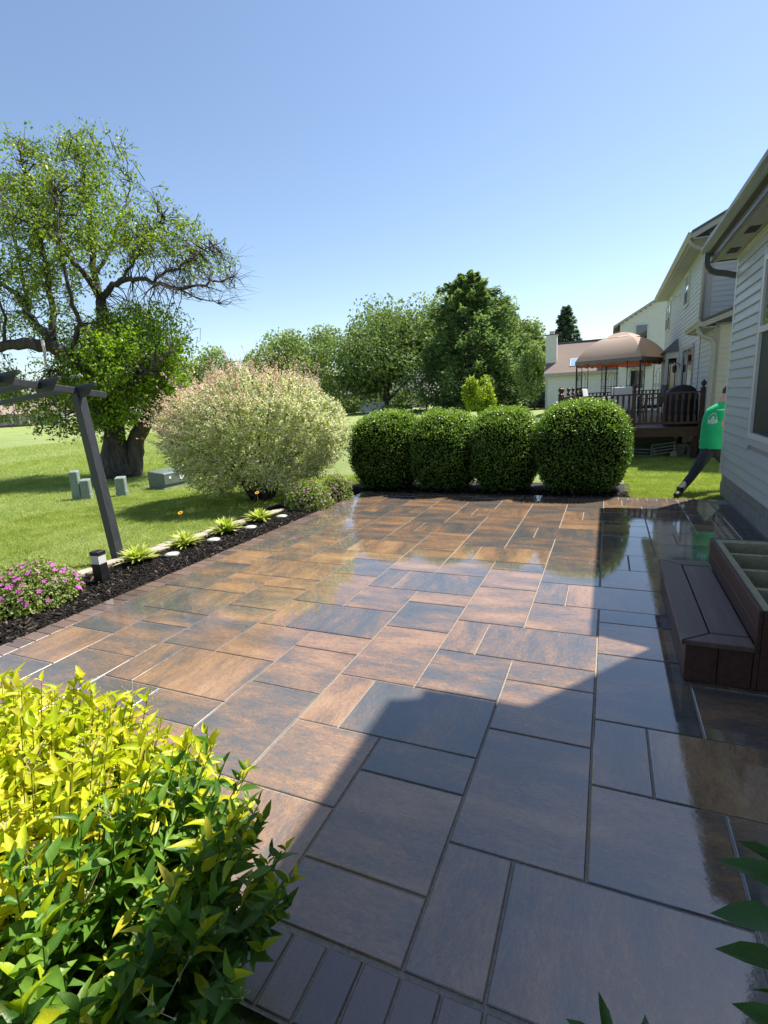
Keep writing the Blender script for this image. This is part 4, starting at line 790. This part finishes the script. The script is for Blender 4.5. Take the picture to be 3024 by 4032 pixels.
npart(MB().box(NX-.03,NX-.004,16.58,17.6,.8,2.66).box(NX-.03,NX-.004,17.68,18.72,.8,2.66),'pane',M['glass'],dr)
bay = npart(MB().prism([(NX,20.1),(1.72,20.45),(1.72,21.9),(NX,22.25)],.74,1.25).prism([(NX,20.1),(1.72,20.45),(1.72,21.9),(NX,22.25)],2.55,2.75).box(1.71,1.8,20.44,20.53,1.25,2.55).box(1.71,1.8,21.82,21.91,1.25,2.55).box(NX-.05,NX,20.1,20.18,1.25,2.55),'bay_window',M['trim'])
npart(MB().prism([(NX,20.16),(1.77,20.5),(1.77,21.85),(NX,22.2)],1.25,2.55),'pane',M['glass'],bay); npart(MB().add([(NX,20.0,2.75),(1.62,20.4,2.75),(1.62,21.95,2.75),(NX,22.35,2.75),(NX,20.5,3.2),(NX,21.85,3.2)],[(0,1,4),(1,2,5,4),(2,3,5),(0,3,2,1)]),'bay_roof',M['shingleG'],bay)
lm = npart(MB().box(NX-.02,NX,19.42,19.5,2.2,2.36).tube([(NX-.02,19.46,2.3),(NX-.12,19.46,2.36),(NX-.16,19.46,2.3)],.012,6).lathe([(.02,.14),(.07,.1),(.06,-.06),(.03,-.1)],8,(NX-.16,19.46,2.16)),'wall_lamp',M['iron'])
npart(MB().bar((NX,20.6,4.55),(NX-.18,20.6,4.5),.03,.03).box(NX-.28,NX-.16,20.5,20.7,4.42,4.52),'floodlight',M['white'])
# ---------------------------------------------------------------- deck
DX0,DX1,DY0,DY1,DZ,RZ = -1.12,2.02,14.0,24.0,.72,1.53
dk = thing('deck','dark brown raised deck with turned balusters and finial posts','deck',(DX0,DY0,0)); do = Vector((DX0,DY0,0))
def dpart(mb,name,mat=None,**k):
    o = mb.obj(name,mat or M['deckN'],None,**k); o.parent = dk; o.matrix_parent_inverse = Matrix.Translation(-do); return o
dpart(MB().box(DX0-.02,DX1,DY0-.03,DY0+.02,.50,DZ-.045).box(DX0-.02,DX0+.03,DY0+.02,DY1,.50,DZ-.045),'rim_joist')
nb = 66; bwid = (DY1-DY0+.06)/nb; me_ = MB().box(0,DX1-DX0+.06,.004,bwid-.004,-.04,0).mesh('deck_board',M['deckN'])
for i in range(nb): link('deck_board',me_,None,dk,(-.06,-.06+i*bwid,DZ))
for x in (DX0+.1,.5,1.9):
    for y in (DY0+.15,17,20.5): dpart(MB().box(x-.06,x+.06,y-.06,y+.06,-.05,.68),'support_post')
bal = MB().box(-.027,.027,-.027,.027,0,.16).lathe([(.03,.16),(.019,.19),(.031,.3),(.02,.42),(.026,.44),(.02,.46),(.03,.52)],8).box(-.027,.027,-.027,.027,.52,.69).mesh('baluster',M['deckN'])
pst = MB().box(-.045,.045,-.045,.045,-.3,.86).lathe([(.05,.86),(.06,.875),(.025,.90),(.022,.92),(.05,.95),(.058,.985),(.045,1.02),(.018,1.04),(.022,1.055),(.004,1.07)],12).mesh('rail_post',M['deckN'],False)
def rail(a,b,posts,nbal):
    a,b = Vector(a),Vector(b)
    dpart(MB().bar(a+Vector((0,0,RZ-.02)),b+Vector((0,0,RZ-.02)),.10,.035),'top_rail'); dpart(MB().bar(a+Vector((0,0,DZ+.10)),b+Vector((0,0,DZ+.10)),.045,.05),'bottom_rail')
    for t in posts: link('rail_post',pst,None,dk,a+(b-a)*t+Vector((0,0,DZ))-do)
    for i in range(nbal):
        p = a+(b-a)*((i+.5)/nbal); link('baluster',bal,None,dk,p+Vector((0,0,DZ+.115))-do)
rail((DX0,DY0,0),(DX1,DY0,0),(0,.535,.985),25); rail((DX0,DY0+.05,0),(DX0,DY1,0),(.05,.28,.5,.74,.98),56); rail((DX0,DY1,0),(DX1,DY1,0),(.5,),22)
# ---------------------------------------------------------------- gazebo
th_ = rad(22); Nc = Vector((.93,19.9)); La,Lb = 2.2,2.6; ea = Vector((-math.cos(th_),math.sin(th_))); eb = Vector((math.sin(th_),math.cos(th_)))
cor = [Nc,Nc+ea*La,Nc+ea*La+eb*Lb,Nc+eb*Lb]; gc = (cor[0]+cor[2])/2; ZE = 2.66
gz = thing('gazebo','tan fabric domed gazebo standing on the brown deck','gazebo',(gc.x,gc.y,DZ)); go = Vector((gc.x,gc.y,DZ))
def gpart(mb,name,mat,**k):
    o = mb.obj(name,mat,None,**k); o.parent = gz; o.matrix_parent_inverse = Matrix.Translation(-go); return o
def dome(prof, seg=10):
    vs = []; fs = []; 
    for k,z in prof:
        for c in range(4):
            for j in range(seg):
                p = cor[c].lerp(cor[(c+1)%4],j/seg); q = gc+(p-gc)*k; sag = .02*math.sin(pi*j/seg)*(1-abs(2*k-1)); vs.append((q.x,q.y,z-sag))
    n = 4*seg
    for i in range(len(prof)-1): fs += [(i*n+j,i*n+(j+1)%n,(i+1)*n+(j+1)%n,(i+1)*n+j) for j in range(n)]
    return vs,fs
v,f = dome([(1.04,ZE)]+[(1.03-.72*(s/24)**1.25,ZE+.80*math.sin((s/24)*pi/2*.93)) for s in range(1,25)]); gpart(MB().add(v,f),'canopy',M['canopy'])
v,f = dome([(.39,ZE+.82),(.36,ZE+.83),(.2,ZE+.93),(.03,ZE+.97)]); gpart(MB().add(v,f),'canopy_cap',M['canopy'])
def valance(k,z0,dz,sc_,mat,name):
    vs = []; fs = []; seg = 40; n = 4*seg
    for r in (0,1):
        for c in range(4):
            for j in range(seg):
                p = cor[c].lerp(cor[(c+1)%4],j/seg); q = gc+(p-gc)*k; vs.append((q.x,q.y,z0 if r == 0 else z0-dz-sc_*abs(math.sin(pi*j/seg*5))))
    gpart(MB().add(vs,[(j,(j+1)%n,n+(j+1)%n,n+j) for j in range(n)]),name,mat)
valance(1.04,ZE+.005,.11,.045,M['canopytrim'],'valance'); valance(1.0,ZE-.02,.15,.05,M['canopyin'],'lining_valance');
for c in range(4):
    p = cor[c]; mb = MB(); P3 = lambda q,z: (q.x,q.y,z); mb.bar(P3(p,DZ),P3(p,ZE),.055,.055,(1,0,0))
    for nb_ in (cor[(c+1)%4],cor[(c-1)%4]):
        d = (nb_-p).normalized(); e = p+d*.42; h_ = p+d*.21; mb.bar(P3(e,DZ),P3(e,ZE-.02),.026,.026,(1,0,0)); mb.bar(P3(h_,DZ+.15),P3(h_,ZE-.45),.012,.012,(1,0,0)); mb.bar(P3(p+d*.1,DZ+.15),P3(p+d*.1,ZE-.6),.010,.010,(1,0,0)); mb.bar(P3(p+d*.32,DZ+.15),P3(p+d*.32,ZE-.6),.010,.010,(1,0,0))
        for z in (DZ+.12,DZ+.95,DZ+1.02,ZE-.12): mb.bar(P3(p,z),P3(e,z),.014,.018)
        mb.tube([P3(p+d*.06,ZE-.65),P3(p+d*.12,ZE-.42),P3(h_,ZE-.33),P3(p+d*.30,ZE-.42),P3(p+d*.36,ZE-.65)],.008,5)
    gpart(mb,'corner_post',M['iron'])
gpart(MB().bar((cor[0].x,cor[0].y,ZE-.03),(cor[1].x,cor[1].y,ZE-.03),.03,.03).bar((cor[1].x,cor[1].y,ZE-.03),(cor[2].x,cor[2].y,ZE-.03),.03,.03).bar((cor[2].x,cor[2].y,ZE-.03),(cor[3].x,cor[3].y,ZE-.03),.03,.03).bar((cor[3].x,cor[3].y,ZE-.03),(cor[0].x,cor[0].y,ZE-.03),.03,.03),'top_frame',M['iron'])
# grill under its cover, table and chairs on the deck
gr = thing('grill','barbecue grill under a black domed cover at the deck rail','grill',(1.62,14.75,DZ))
mb = MB(); pr = [(-.36,0),(-.34,.72),(-.27,.86),(-.16,.94),(0,.97),(.16,.94),(.27,.86),(.34,.72),(.36,0)]; vs = []; 
for y,s in ((-.28,.96),(-.24,1),(.24,1),(.28,.96)): vs += [(x*s,y,z*(.97 if abs(y) > .25 else 1)) for x,z in pr]
n9 = 9; mb.add(vs,[(r*n9+k,r*n9+k+1,r*n9+n9+k+1,r*n9+n9+k) for r in range(3) for k in range(8)]+[tuple(range(9))[::-1],tuple(range(27,36))]); mb.obj('cover',M['cover'],gr,smooth=True)
tb = thing('patio_table','round patio table under the gazebo','table',(.35,16.9,DZ)); MB().lathe([(.55,.70),(.56,.715),(.55,.73),(.01,.735)],24).obj('table_top',M['white'],tb,smooth=True); MB().tube([(0,0,0),(0,0,.7)],.035,10).lathe([(.28,0),(.26,.02),(.05,.05)],16).obj('pedestal',M['iron'],tb)
def chair(x,y,rz,label,mat):
    t_ = thing('patio_chair',label,'chair',(x,y,DZ),rz,'patio chairs on the deck'); MB().box(-.24,.24,-.22,.24,.38,.44).obj('seat',mat,t_,bevel=.01); MB().bar((0,.24,.44),(0,.34,.98),.46,.04,(0,1,0)).obj('backrest',mat,t_,bevel=.01)
    for sx in (-.23,.23):
        MB().tube([(sx,-.22,0),(sx,-.2,.62),(sx,.25,.64)],.014,6).obj('leg',M['iron'],t_); MB().tube([(sx,.26,0),(sx,.24,.42),(sx,.35,1.0)],.014,6).obj('leg',M['iron'],t_)
chair(-.35,16.7,1.3,'white cushioned chair left of the patio table',M['white']); chair(.35,16.0,pi,'white cushioned chair in front of the patio table',M['white']); chair(1.1,16.9,-1.4,'dark chair right of the patio table',M['iron']); chair(.3,17.9,0,'white cushioned chair behind the patio table',M['white'])
# under the deck
def folded(x,y,rz,tilt,label,n):
    t_ = thing('folded_chair',label,'folded chairs',(x,y,-.03),rz,'folded chairs under the deck')
    for i in range(n):
        z = .05+i*.075; mb = MB(); mb.tube([(-.26,-.18,z),(.26,-.18,z+tilt),(.26,.25,z+tilt),(-.26,.25,z)],.012,6); mb.tube([(-.25,-.18,z),(-.25,-.2,0)],.01,5); mb.tube([(.25,-.18,z+tilt),(.27,-.2,0)],.01,5); mb.obj('frame',M['greymetal'],t_)
        Mx = Matrix.Translation((0,0,z+tilt/2+.006)) @ Matrix.Rotation(-math.atan2(tilt,.52),4,'Y')
        for k in range(4): MB().box(-.25,.25,-.16+k*.1,-.09+k*.1,-.004,.004,Mx).obj('strap',M['webbing'],t_)
folded(.82,14.6,.15,-.03,'stack of folded lawn chairs under the deck beside the hedge',3); folded(1.28,14.55,-.1,.09,'tilted stack of folded lawn chairs under the middle of the deck',4)
for k,(x,lb) in enumerate([(1.66,'stack of concrete blocks under the deck nearest the chairs'),(1.9,'stack of concrete blocks under the deck nearest the house')]):
    t_ = thing('concrete_block_stack',lb,'blocks',(x,14.75,-.035),0,'concrete blocks under the deck')
    for j in range(3): MB().box(-.10,.10,-.2,.2,j*.105+.002,j*.105+.1).obj('concrete_block',M['cmu'],t_,bevel=.004,rot=(0,0,random.gauss(0,.05)))
lg = thing('log','short cut log lying under the deck beside the blocks','log',(1.5,14.55,.05)); MB().tube([(0,-.18,0),(0,.2,0)],[.085,.09],14).obj('bark',M['bark'],lg); MB().lathe([(.082,0),(.08,.004),(.01,.006)],14).obj('cut_face',M['edging'],lg,loc=(0,-.181,0),rot=(pi/2,0,0))
# ================================================================ white house further back
wh = thing('white_house','white sided house with brown shingle roof and square chimney','house',(-3.9,38,0)); wo = Vector((-3.9,38,0))
def hp2(mb,name,mat,par=None,**k):
    o = mb.obj(name,mat,None,**k); o.parent = par or wh; o.matrix_parent_inverse = Matrix.Identity(4) if par else Matrix.Translation(-wo); return o
hp2(MB().box(-3.88,.5,38.02,44,-.05,2.9),'wing_wall',M['mortar']); hp2(MB().box(.5,9,37.62,46,-.05,5.6).add([(.5,37.62,5.6),(9,37.62,5.6),(4.75,37.62,8.1),(.5,46,5.6),(9,46,5.6),(4.75,46,8.1)],[(0,1,2),(3,5,4),(0,2,5,3),(1,4,5,2)]),'main_wall',M['mortar'])
ex2 = .15
def brd2(x,y,z,L):
    k = (round(L,2),'W',ex2)
    if k not in _sm: _sm[k] = siding_mesh(L,ex2,.018); _sm[k].materials.append(M['sidingW'])
    link('siding_board',_sm[k],None,wh,(x+3.9,y-38,z),(0,0,pi/2))
z = 0
while z < 2.75: brd2(.48,38,z,4.36); z += ex2
z = 0
while z < 7.6:
    x0 = .5+max(0,(z-5.45)/.588); x1 = 5-max(0,0); brd2(x1,37.6,z,x1-x0); z += ex2
hp2(MB().add([(-4.1,37.7,2.72),(.52,37.7,2.72),(.52,41.2,4.9),(-4.1,41.2,4.9),(-4.1,37.7,2.82),(.52,37.7,2.82),(.52,41.2,5.0),(-4.1,41.2,5.0)],[(0,1,2,3),(7,6,5,4),(0,4,5,1),(1,5,6,2),(2,6,7,3),(3,7,4,0)]),'wing_roof',M['shingle'])
hp2(MB().box(-4.12,.5,37.66,37.72,2.62,2.80),'fascia',M['trimN']); hp2(MB().box(-4.1,.52,41.1,41.3,4.98,5.06),'ridge_cap',M['shingleG'])
hp2(MB().add([(.1,37.4,5.33),(4.75,37.4,8.07),(4.75,46.2,8.07),(.1,46.2,5.33),(.1,37.4,5.47),(4.75,37.4,8.21),(4.75,46.2,8.21),(.1,46.2,5.47)],[(0,1,2,3),(7,6,5,4),(0,4,5,1),(1,5,6,2),(2,6,7,3),(3,7,4,0)]),'main_roof',M['trimN'])
ch = hp2(MB().box(-4.12,-3.42,38.9,39.6,-.05,5.4),'chimney',M['sidingW'])
z = .0
for k in range(36): hp2(MB().box(-4.13,-3.41,38.885,38.9,k*.15+.01,k*.15+.145),'siding_board',M['sidingW'],ch)
hp2(MB().box(-4.18,-3.36,38.84,39.66,5.4,5.46),'chimney_cap',M['shingle'],ch); hp2(MB().box(-3.92,-3.62,39.05,39.4,5.46,5.68),'flue',M['trim'],ch)
slx = Matrix.Translation((-2.15,38.75,3.50)) @ Matrix.Rotation(math.atan2(2.18,3.5),4,'X'); sk_ = hp2(MB().box(-.36,.36,-.5,.5,-.06,.02,slx),'skylight_frame',M['trim']); hp2(MB().box(-.31,.31,-.45,.45,.021,.028,slx),'skylight_glass',M['skylight'],sk_)
w_ = hp2(MB().box(1.35,2.1,37.54,37.6,4.5,5.45),'window',M['trim']); hp2(MB().box(1.42,2.03,37.53,37.541,4.57,5.38),'pane',M['glass'],w_)
w_ = hp2(MB().box(1.15,2.0,37.54,37.6,1.5,2.75),'window',M['trim']); hp2(MB().box(1.23,1.92,37.53,37.541,1.58,2.67),'pane',M['glass'],w_); hp2(MB().add([(.9,37.6,2.95),(2.4,37.6,2.95),(2.4,37.0,2.85),(.9,37.0,2.85),(1.3,37.6,3.3),(2.0,37.6,3.3)],[(3,2,5,4),(0,3,4),(2,1,5),(0,1,2,3)]),'bay_roof',M['shingleG'])
# ================================================================ far buildings and yard things
def far_house(name,label,x,y,wd,dp,h,rise,rz,wallm,roofm,porch=True):
    t_ = thing(name,label,'house',(x,y,-.05),rz,'far houses'); MB().box(-wd/2,wd/2,0,dp,0,h).obj('wall',wallm,t_); r = MB().add([(-wd/2-.4,-.5,h-.1),(wd/2+.4,-.5,h-.1),(wd/2+.4,dp+.5,h-.1),(-wd/2-.4,dp+.5,h-.1),(-wd/2-.4,dp/2,h+rise),(wd/2+.4,dp/2,h+rise)],[(0,1,5,4),(2,3,4,5),(1,2,5),(3,0,4),(0,3,2,1)]).obj('roof',roofm,t_)
    nw = max(2,int(wd/2.6))
    for i in range(nw):
        cx = -wd/2+wd*(i+.5)/nw; w_ = MB().box(cx-.6,cx+.6,-.06,0,.9,2.3).obj('window',M['trim'],t_); MB().box(cx-.5,cx+.5,-.075,-.061,1.0,2.2).obj('pane',M['glass'],w_)
    if porch:
        for i in range(5): MB().box(-.12+wd*(i-2)*.1,.12+wd*(i-2)*.1,-2.1,-1.86,.3,2.5).obj('porch_column',M['trim'],t_)
        MB().box(-wd*.24,wd*.24,-2.3,-.01,.0,.35).obj('porch_base',M['redbrick'],t_); MB().add([(-wd*.25,-2.5,2.5),(wd*.25,-2.5,2.5),(wd*.25,-.02,3.4),(-wd*.25,-.02,3.4),(-wd*.25,-2.5,2.7),(wd*.25,-2.5,2.7),(wd*.25,-.02,3.6),(-wd*.25,-.02,3.6)],[(0,1,2,3),(7,6,5,4),(0,4,5,1),(1,5,6,2),(2,6,7,3),(3,7,4,0)]).obj('porch_roof',roofm,t_)
    return t_
p = PD(35,905,112); far_house('house','white porch house with tan roof at the far left',p.x,p.y,15,9,2.9,3.0,.65,M['houseW'],M['roofT'])
p = PD(-60,905,120); far_house('house','tan roofed house cut by the left frame edge',p.x,p.y,12,9,2.9,3.2,.6,M['houseW'],M['roofT'],False)
p = PD(790,884,84); far_house('house','white house half hidden under the broad dark tree',p.x,p.y,14,8,2.9,2.4,.35,M['houseW'],M['shingleG'],False)
p = PD(885,880,92); far_house('house','white house with red brick base between the dark trees',p.x,p.y,6,7,3.6,2.2,.3,M['houseW'],M['shingleG'],False)
p = PD(1128,868,88); far_house('house','low dark roofed house right of the pine',p.x,p.y,12,8,2.5,2.0,.1,M['houseW'],M['shingleG'],False)
p = PD(812,890,70)
fn = thing('vinyl_fence','white vinyl fence panel under the broad dark tree','fence',(p.x,p.y,-.04),.35)
for i in range(24): MB().box(-1.9+i*.16,-1.765+i*.16,-.012,.012,.08,1.3).obj('picket',M['white'],fn)
for x in (-1.98,1.98): MB().box(x-.06,x+.06,-.06,.06,0,1.5).obj('post',M['white'],fn)
for z in (.12,1.36): MB().box(-1.9,1.9,-.025,.025,z-.05,z+.05).obj('rail',M['white'],fn)
sw = thing('shed_porch','small open porch roof on white posts behind the vinyl fence','porch',tuple(PD(806,886,74).xy)+(-.04,),.35)
for x in (-1.2,1.2): MB().box(x-.06,x+.06,-.06,.06,0,2.7).obj('post',M['white'],sw); MB().box(x-.06,x+.06,1.94,2.06,0,2.7).obj('post',M['white'],sw)
MB().add([(-1.4,-.3,2.7),(1.4,-.3,2.7),(1.4,2.3,2.7),(-1.4,2.3,2.7),(-1.4,1,3.7),(1.4,1,3.7)],[(0,1,5,4),(2,3,4,5),(1,2,5),(3,0,4),(0,3,2,1)]).obj('roof',M['shingle'],sw)
cn = thing('red_canoe','overturned red canoe on the grass left of the chimney','canoe',tuple(PD(1168,877,58).xy)+(-.04,),.1); M['red'] = pm('faded_red_plastic',(.50,.10,.09),.5)
v = [];f = []
for i in range(9):
    t = i/8*2-1; r = math.sqrt(max(0,1-t*t)); v += [(t*1.5,r*.42*math.cos(a)+0,.02+r*.5*math.sin(a)) for a in np.linspace(0,pi,7)]
for i in range(8): f += [(i*7+k,i*7+k+1,i*7+8+k,i*7+7+k) for k in range(6)]
MB().add(v,f).obj('hull',M['red'],cn,smooth=True)
# ================================================================ person walking behind the house corner
pr_ = thing('person','person in a green printed shirt and dark trousers striding behind the house corner','person',(1.3,9.5,-.03)); pv = Vector(pr_.location)
k_ = 400/1659
def PZ(x,y,Y): return atY(2500+x*k_,1500+y*k_,Y)
J = {}
J['pelvis'] = PZ(1255,1060,9.74); J['spine'] = PZ(1265,880,9.76); J['chest'] = PZ(1300,600,9.80); J['neckb'] = PZ(1400,395,9.83); J['neck'] = PZ(1440,320,9.86); J['head'] = PZ(1545,215,9.90); J['crown'] = PZ(1585,90,9.92)
J['hl'] = PZ(1190,1140,9.70); J['kl'] = PZ(940,1540,9.44); J['al'] = PZ(735,1835,9.14); J['tl'] = PZ(665,1898,9.04)
J['hr'] = PZ(1335,1130,9.78); J['kr'] = J['hr']+Vector((.28,.16,-.36)); J['ar'] = J['kr']+Vector((.06,.0,-.40)); J['tr'] = J['ar']+Vector((.17,.03,-.045))
J['sl'] = PZ(1235,470,9.93); J['el'] = J['sl']+Vector((.13,.20,-.22)); J['wl'] = J['el']+Vector((.2,.06,-.08))
J['sr'] = PZ(1425,480,9.72); J['er'] = PZ(1420,740,9.70); J['wr'] = J['er']+Vector((.14,.02,-.2))
for q in ('ar','tr'): J[q].z = max(J[q].z,.06)
J['tl'].z = .02; J['al'].z = max(J['al'].z,.07)
def skin_mesh(name, edges, rads, mat, sub=2, root=None):
    names = []; 
    for a,b in edges:
        for q in (a,b):
            if q not in names: names.append(q)
    me = bpy.data.meshes.new(name); me.from_pydata([tuple(J[q]) for q in names],[(names.index(a),names.index(b)) for a,b in edges],[]); o = link(name,me,mat,pr_); o.matrix_parent_inverse = Matrix.Translation(-pv)
    md = o.modifiers.new('skin','SKIN'); 
    if not me.skin_vertices: me.skin_vertices.new() if hasattr(me.skin_vertices,'new') else None
    sv = me.skin_vertices[0].data
    for i,q in enumerate(names): r = rads[q]; sv[i].radius = (r,r) if not hasattr(r,'__len__') else r; sv[i].use_root = (q == (root or names[0]))
    s = o.modifiers.new('sub','SUBSURF'); s.levels = s.render_levels = sub; md.use_smooth_shade = True; return o
E_ = [('pelvis','spine'),('spine','chest'),('chest','neckb'),('neckb','neck'),('neck','head'),('head','crown'),('pelvis','hl'),('hl','kl'),('kl','al'),('al','tl'),('pelvis','hr'),('hr','kr'),('kr','ar'),('ar','tr'),('chest','sl'),('sl','el'),('el','wl'),('chest','sr'),('sr','er'),('er','wr')]
Rr = dict(pelvis=.105,spine=.095,chest=.10,neckb=.06,neck=.055,head=.095,crown=.07,hl=.06,kl=.05,al=.04,tl=.035,hr=.06,kr=.05,ar=.04,tr=.035,sl=.05,el=.04,wl=.03,sr=.05,er=.042,wr=.03)
for s in 'lr':
    d = (J['w'+s]-J['e'+s]).normalized(); J['p'+s] = J['w'+s]+d*.07; E_.append(('w'+s,'p'+s)); Rr['p'+s] = .026; sd = d.cross(Vector((0,0,1))).normalized(); dn = Vector((0,0,-1))
    for k,(o_,L) in enumerate(((-.028,.065),(-.009,.078),(.010,.074),(.028,.058))):
        a,b = f'f{s}{k}a',f'f{s}{k}b'; J[a] = J['p'+s]+d*.03+sd*o_; J[b] = J[a]+d*L*.75+dn*L*.4; E_ += [('p'+s,a),(a,b)]; Rr[a] = .009; Rr[b] = .007
    a,b = f't{s}a',f't{s}b'; J[a] = J['w'+s]+d*.03+sd*.034; J[b] = J[a]+d*.04+sd*.018; E_ += [('w'+s,a),(a,b)]; Rr[a] = .010; Rr[b] = .008
skin_mesh('body',E_,Rr,M['skin'],2,'pelvis')
def ring_loft(name,rings,mat,n=20,cap=False,wr=0):
    vs = []; 
    for i,(c,xa,ya,a,b) in enumerate(rings):
        for k in range(n):
            t = 2*pi*k/n; r = 1+wr*math.sin(5*t+i*1.3)+wr*.6*math.sin(9*t-i*2.1); vs.append(Vector(c)+Vector(xa)*a*r*math.cos(t)+Vector(ya)*b*r*math.sin(t))
    mb = MB().add(vs,[(i*n+k,i*n+(k+1)%n,(i+1)*n+(k+1)%n,(i+1)*n+k) for i in range(len(rings)-1) for k in range(n)])
    o = mb.obj(name,mat,None,smooth=True); o.parent = pr_; o.matrix_parent_inverse = Matrix.Translation(-pv); s = o.modifiers.new('sub','SUBSURF'); s.levels = s.render_levels = 1; return o
RX = Vector((.94,-.34,0)).normalized(); RYv = Vector((.34,.94,0)).normalized(); ups = Vector((0,0,1))
def rg(x,y,Y,a,b,tl=0): return (PZ(x,y,Y),(RX+ups*tl).normalized(),RYv,a,b)
shirt = ring_loft('shirt',[rg(1247,1100,9.735,.182,.138),rg(1249,1060,9.735,.178,.134),rg(1254,960,9.75,.168,.122),rg(1266,820,9.77,.166,.120,.02),rg(1284,690,9.79,.170,.126,.05),rg(1309,560,9.81,.172,.130,.10),rg(1334,470,9.82,.162,.120,.16),rg(1362,405,9.83,.140,.10,.24),rg(1400,360,9.84,.088,.076,.3),rg(1412,345,9.845,.068,.066,.3)],M['shirt'],24,False,.026)
ring_loft('trousers',[rg(1250,1000,9.74,.150,.105),rg(1250,1080,9.74,.158,.112),rg(1255,1150,9.74,.155,.110),rg(1262,1215,9.74,.125,.09),rg(1265,1245,9.74,.05,.04)],M['trouser'],20,False,.02)
def tube_loft(name,pts,rr,mat,wr=.03):
    R = []; 
    for i,p in enumerate(pts):
        d = (pts[min(i+1,len(pts)-1)]-pts[max(i-1,0)]).normalized(); xa = d.cross(Vector((.2,1,.1))).normalized(); ya = d.cross(xa); R.append((p,xa,ya,rr[i],rr[i]))
    return ring_loft(name,R,mat,14,False,wr)
def seq(ps,rs,m_=4):
    P = []; R = []
    for i in range(len(ps)-1):
        for k in range(m_): t = k/m_; P.append(ps[i].lerp(ps[i+1],t)); R.append(rs[i]+(rs[i+1]-rs[i])*t)
    return P+[ps[-1]],R+[rs[-1]]
for s,sg in (('l',1),('r',1)):
    P,R = seq([J['pelvis'].lerp(J['h'+s],.35)+Vector((0,0,.0)),J['h'+s]+Vector((0,0,-.01)),J['k'+s],J['a'+s]+Vector((0,0,.02))],[.10,.102,.068,.056]); tube_loft('trouser_leg',P,R,M['trouser'],.035)
    P,R = seq([J['s'+s].lerp(J['chest'],.35),J['s'+s],J['s'+s].lerp(J['e'+s],.62)],[.085,.082,.072]); tube_loft('sleeve',P,R,M['shirt'],.02)
    a,t_ = J['a'+s],J['t'+s]; P,R = seq([a+Vector((0,0,.07)),a,(a+t_)/2+Vector((0,0,-.005)),t_,t_+(t_-a).normalized()*.03],[.05,.055,.05,.042,.012],3); tube_loft('boot',P,R,M['boot'],.0)
o = MB().lathe([(.01,-.02),(.085,0),(.1,.04),(.098,.09),(.07,.135),(.01,.155)],16).obj('hair',M['hair'],None,smooth=True); o.parent = pr_; o.matrix_parent_inverse = Matrix.Translation(-pv); o.location = J['head'].lerp(J['crown'],.0)+Vector((0,.01,-.01))
# white print on the back of the shirt, wrapped on the cloth
def decal(polys,mat,name):
    me = bpy.data.meshes.new(name); bm = bmesh.new(); c = PZ(1246,640,9.62)
    for poly in polys: bm.faces.new([bm.verts.new(c+RX*x+ups*y-RYv*.06) for x,y in poly])
    bmesh.ops.subdivide_edges(bm,edges=bm.edges[:],cuts=2,use_grid_fill=True); bm.to_mesh(me); bm.free(); o = link(name,me,mat,shirt); o.matrix_parent_inverse = Matrix.Identity(4); o.parent = shirt
    o.matrix_parent_inverse = Matrix.Identity(4); md = o.modifiers.new('wrap','SHRINKWRAP'); md.target = shirt; md.wrap_method = 'PROJECT'; md.use_project_y = False; md.wrap_method = 'NEAREST_SURFACEPOINT'; md.offset = .004; md.wrap_mode = 'OUTSIDE_SURFACE'; return o
band = [[(-.105,-.022),(.108,-.028),(.108,.022),(-.102,.026)]]
arch = []; N = 12
for i in range(N):
    a0,a1 = pi*i/N,pi*(i+1)/N; arch.append([(.085*math.cos(a0),.03+.105*math.sin(a0)),(.092*math.cos(a0),.03+.114*math.sin(a0)),(.092*math.cos(a1),.03+.114*math.sin(a1)),(.085*math.cos(a1),.03+.105*math.sin(a1))])
sky_ = [[(x,.032),(x+.012,.032),(x+.012,.032+h),(x,.032+h)] for x,h in ((-.035,.025),(-.02,.045),(-.005,.065),(.010,.05),(.025,.03))]
decal(band+arch+sky_,M['print'],'shirt_print'); decal([[(-.095+i*.0155,-.046),(-.095+i*.0155+.010,-.046),(-.095+i*.0155+.010,-.034),(-.095+i*.0155,-.034)] for i in range(11)],M['print'],'shirt_print')
decal([[(-.09+i*.0165,-.012),(-.09+i*.0165+.010,-.012),(-.09+i*.0165+.010,.008),(-.09+i*.0165,.008)] for i in range(11)],M['printtext'],'shirt_lettering').modifiers['wrap'].offset = .006
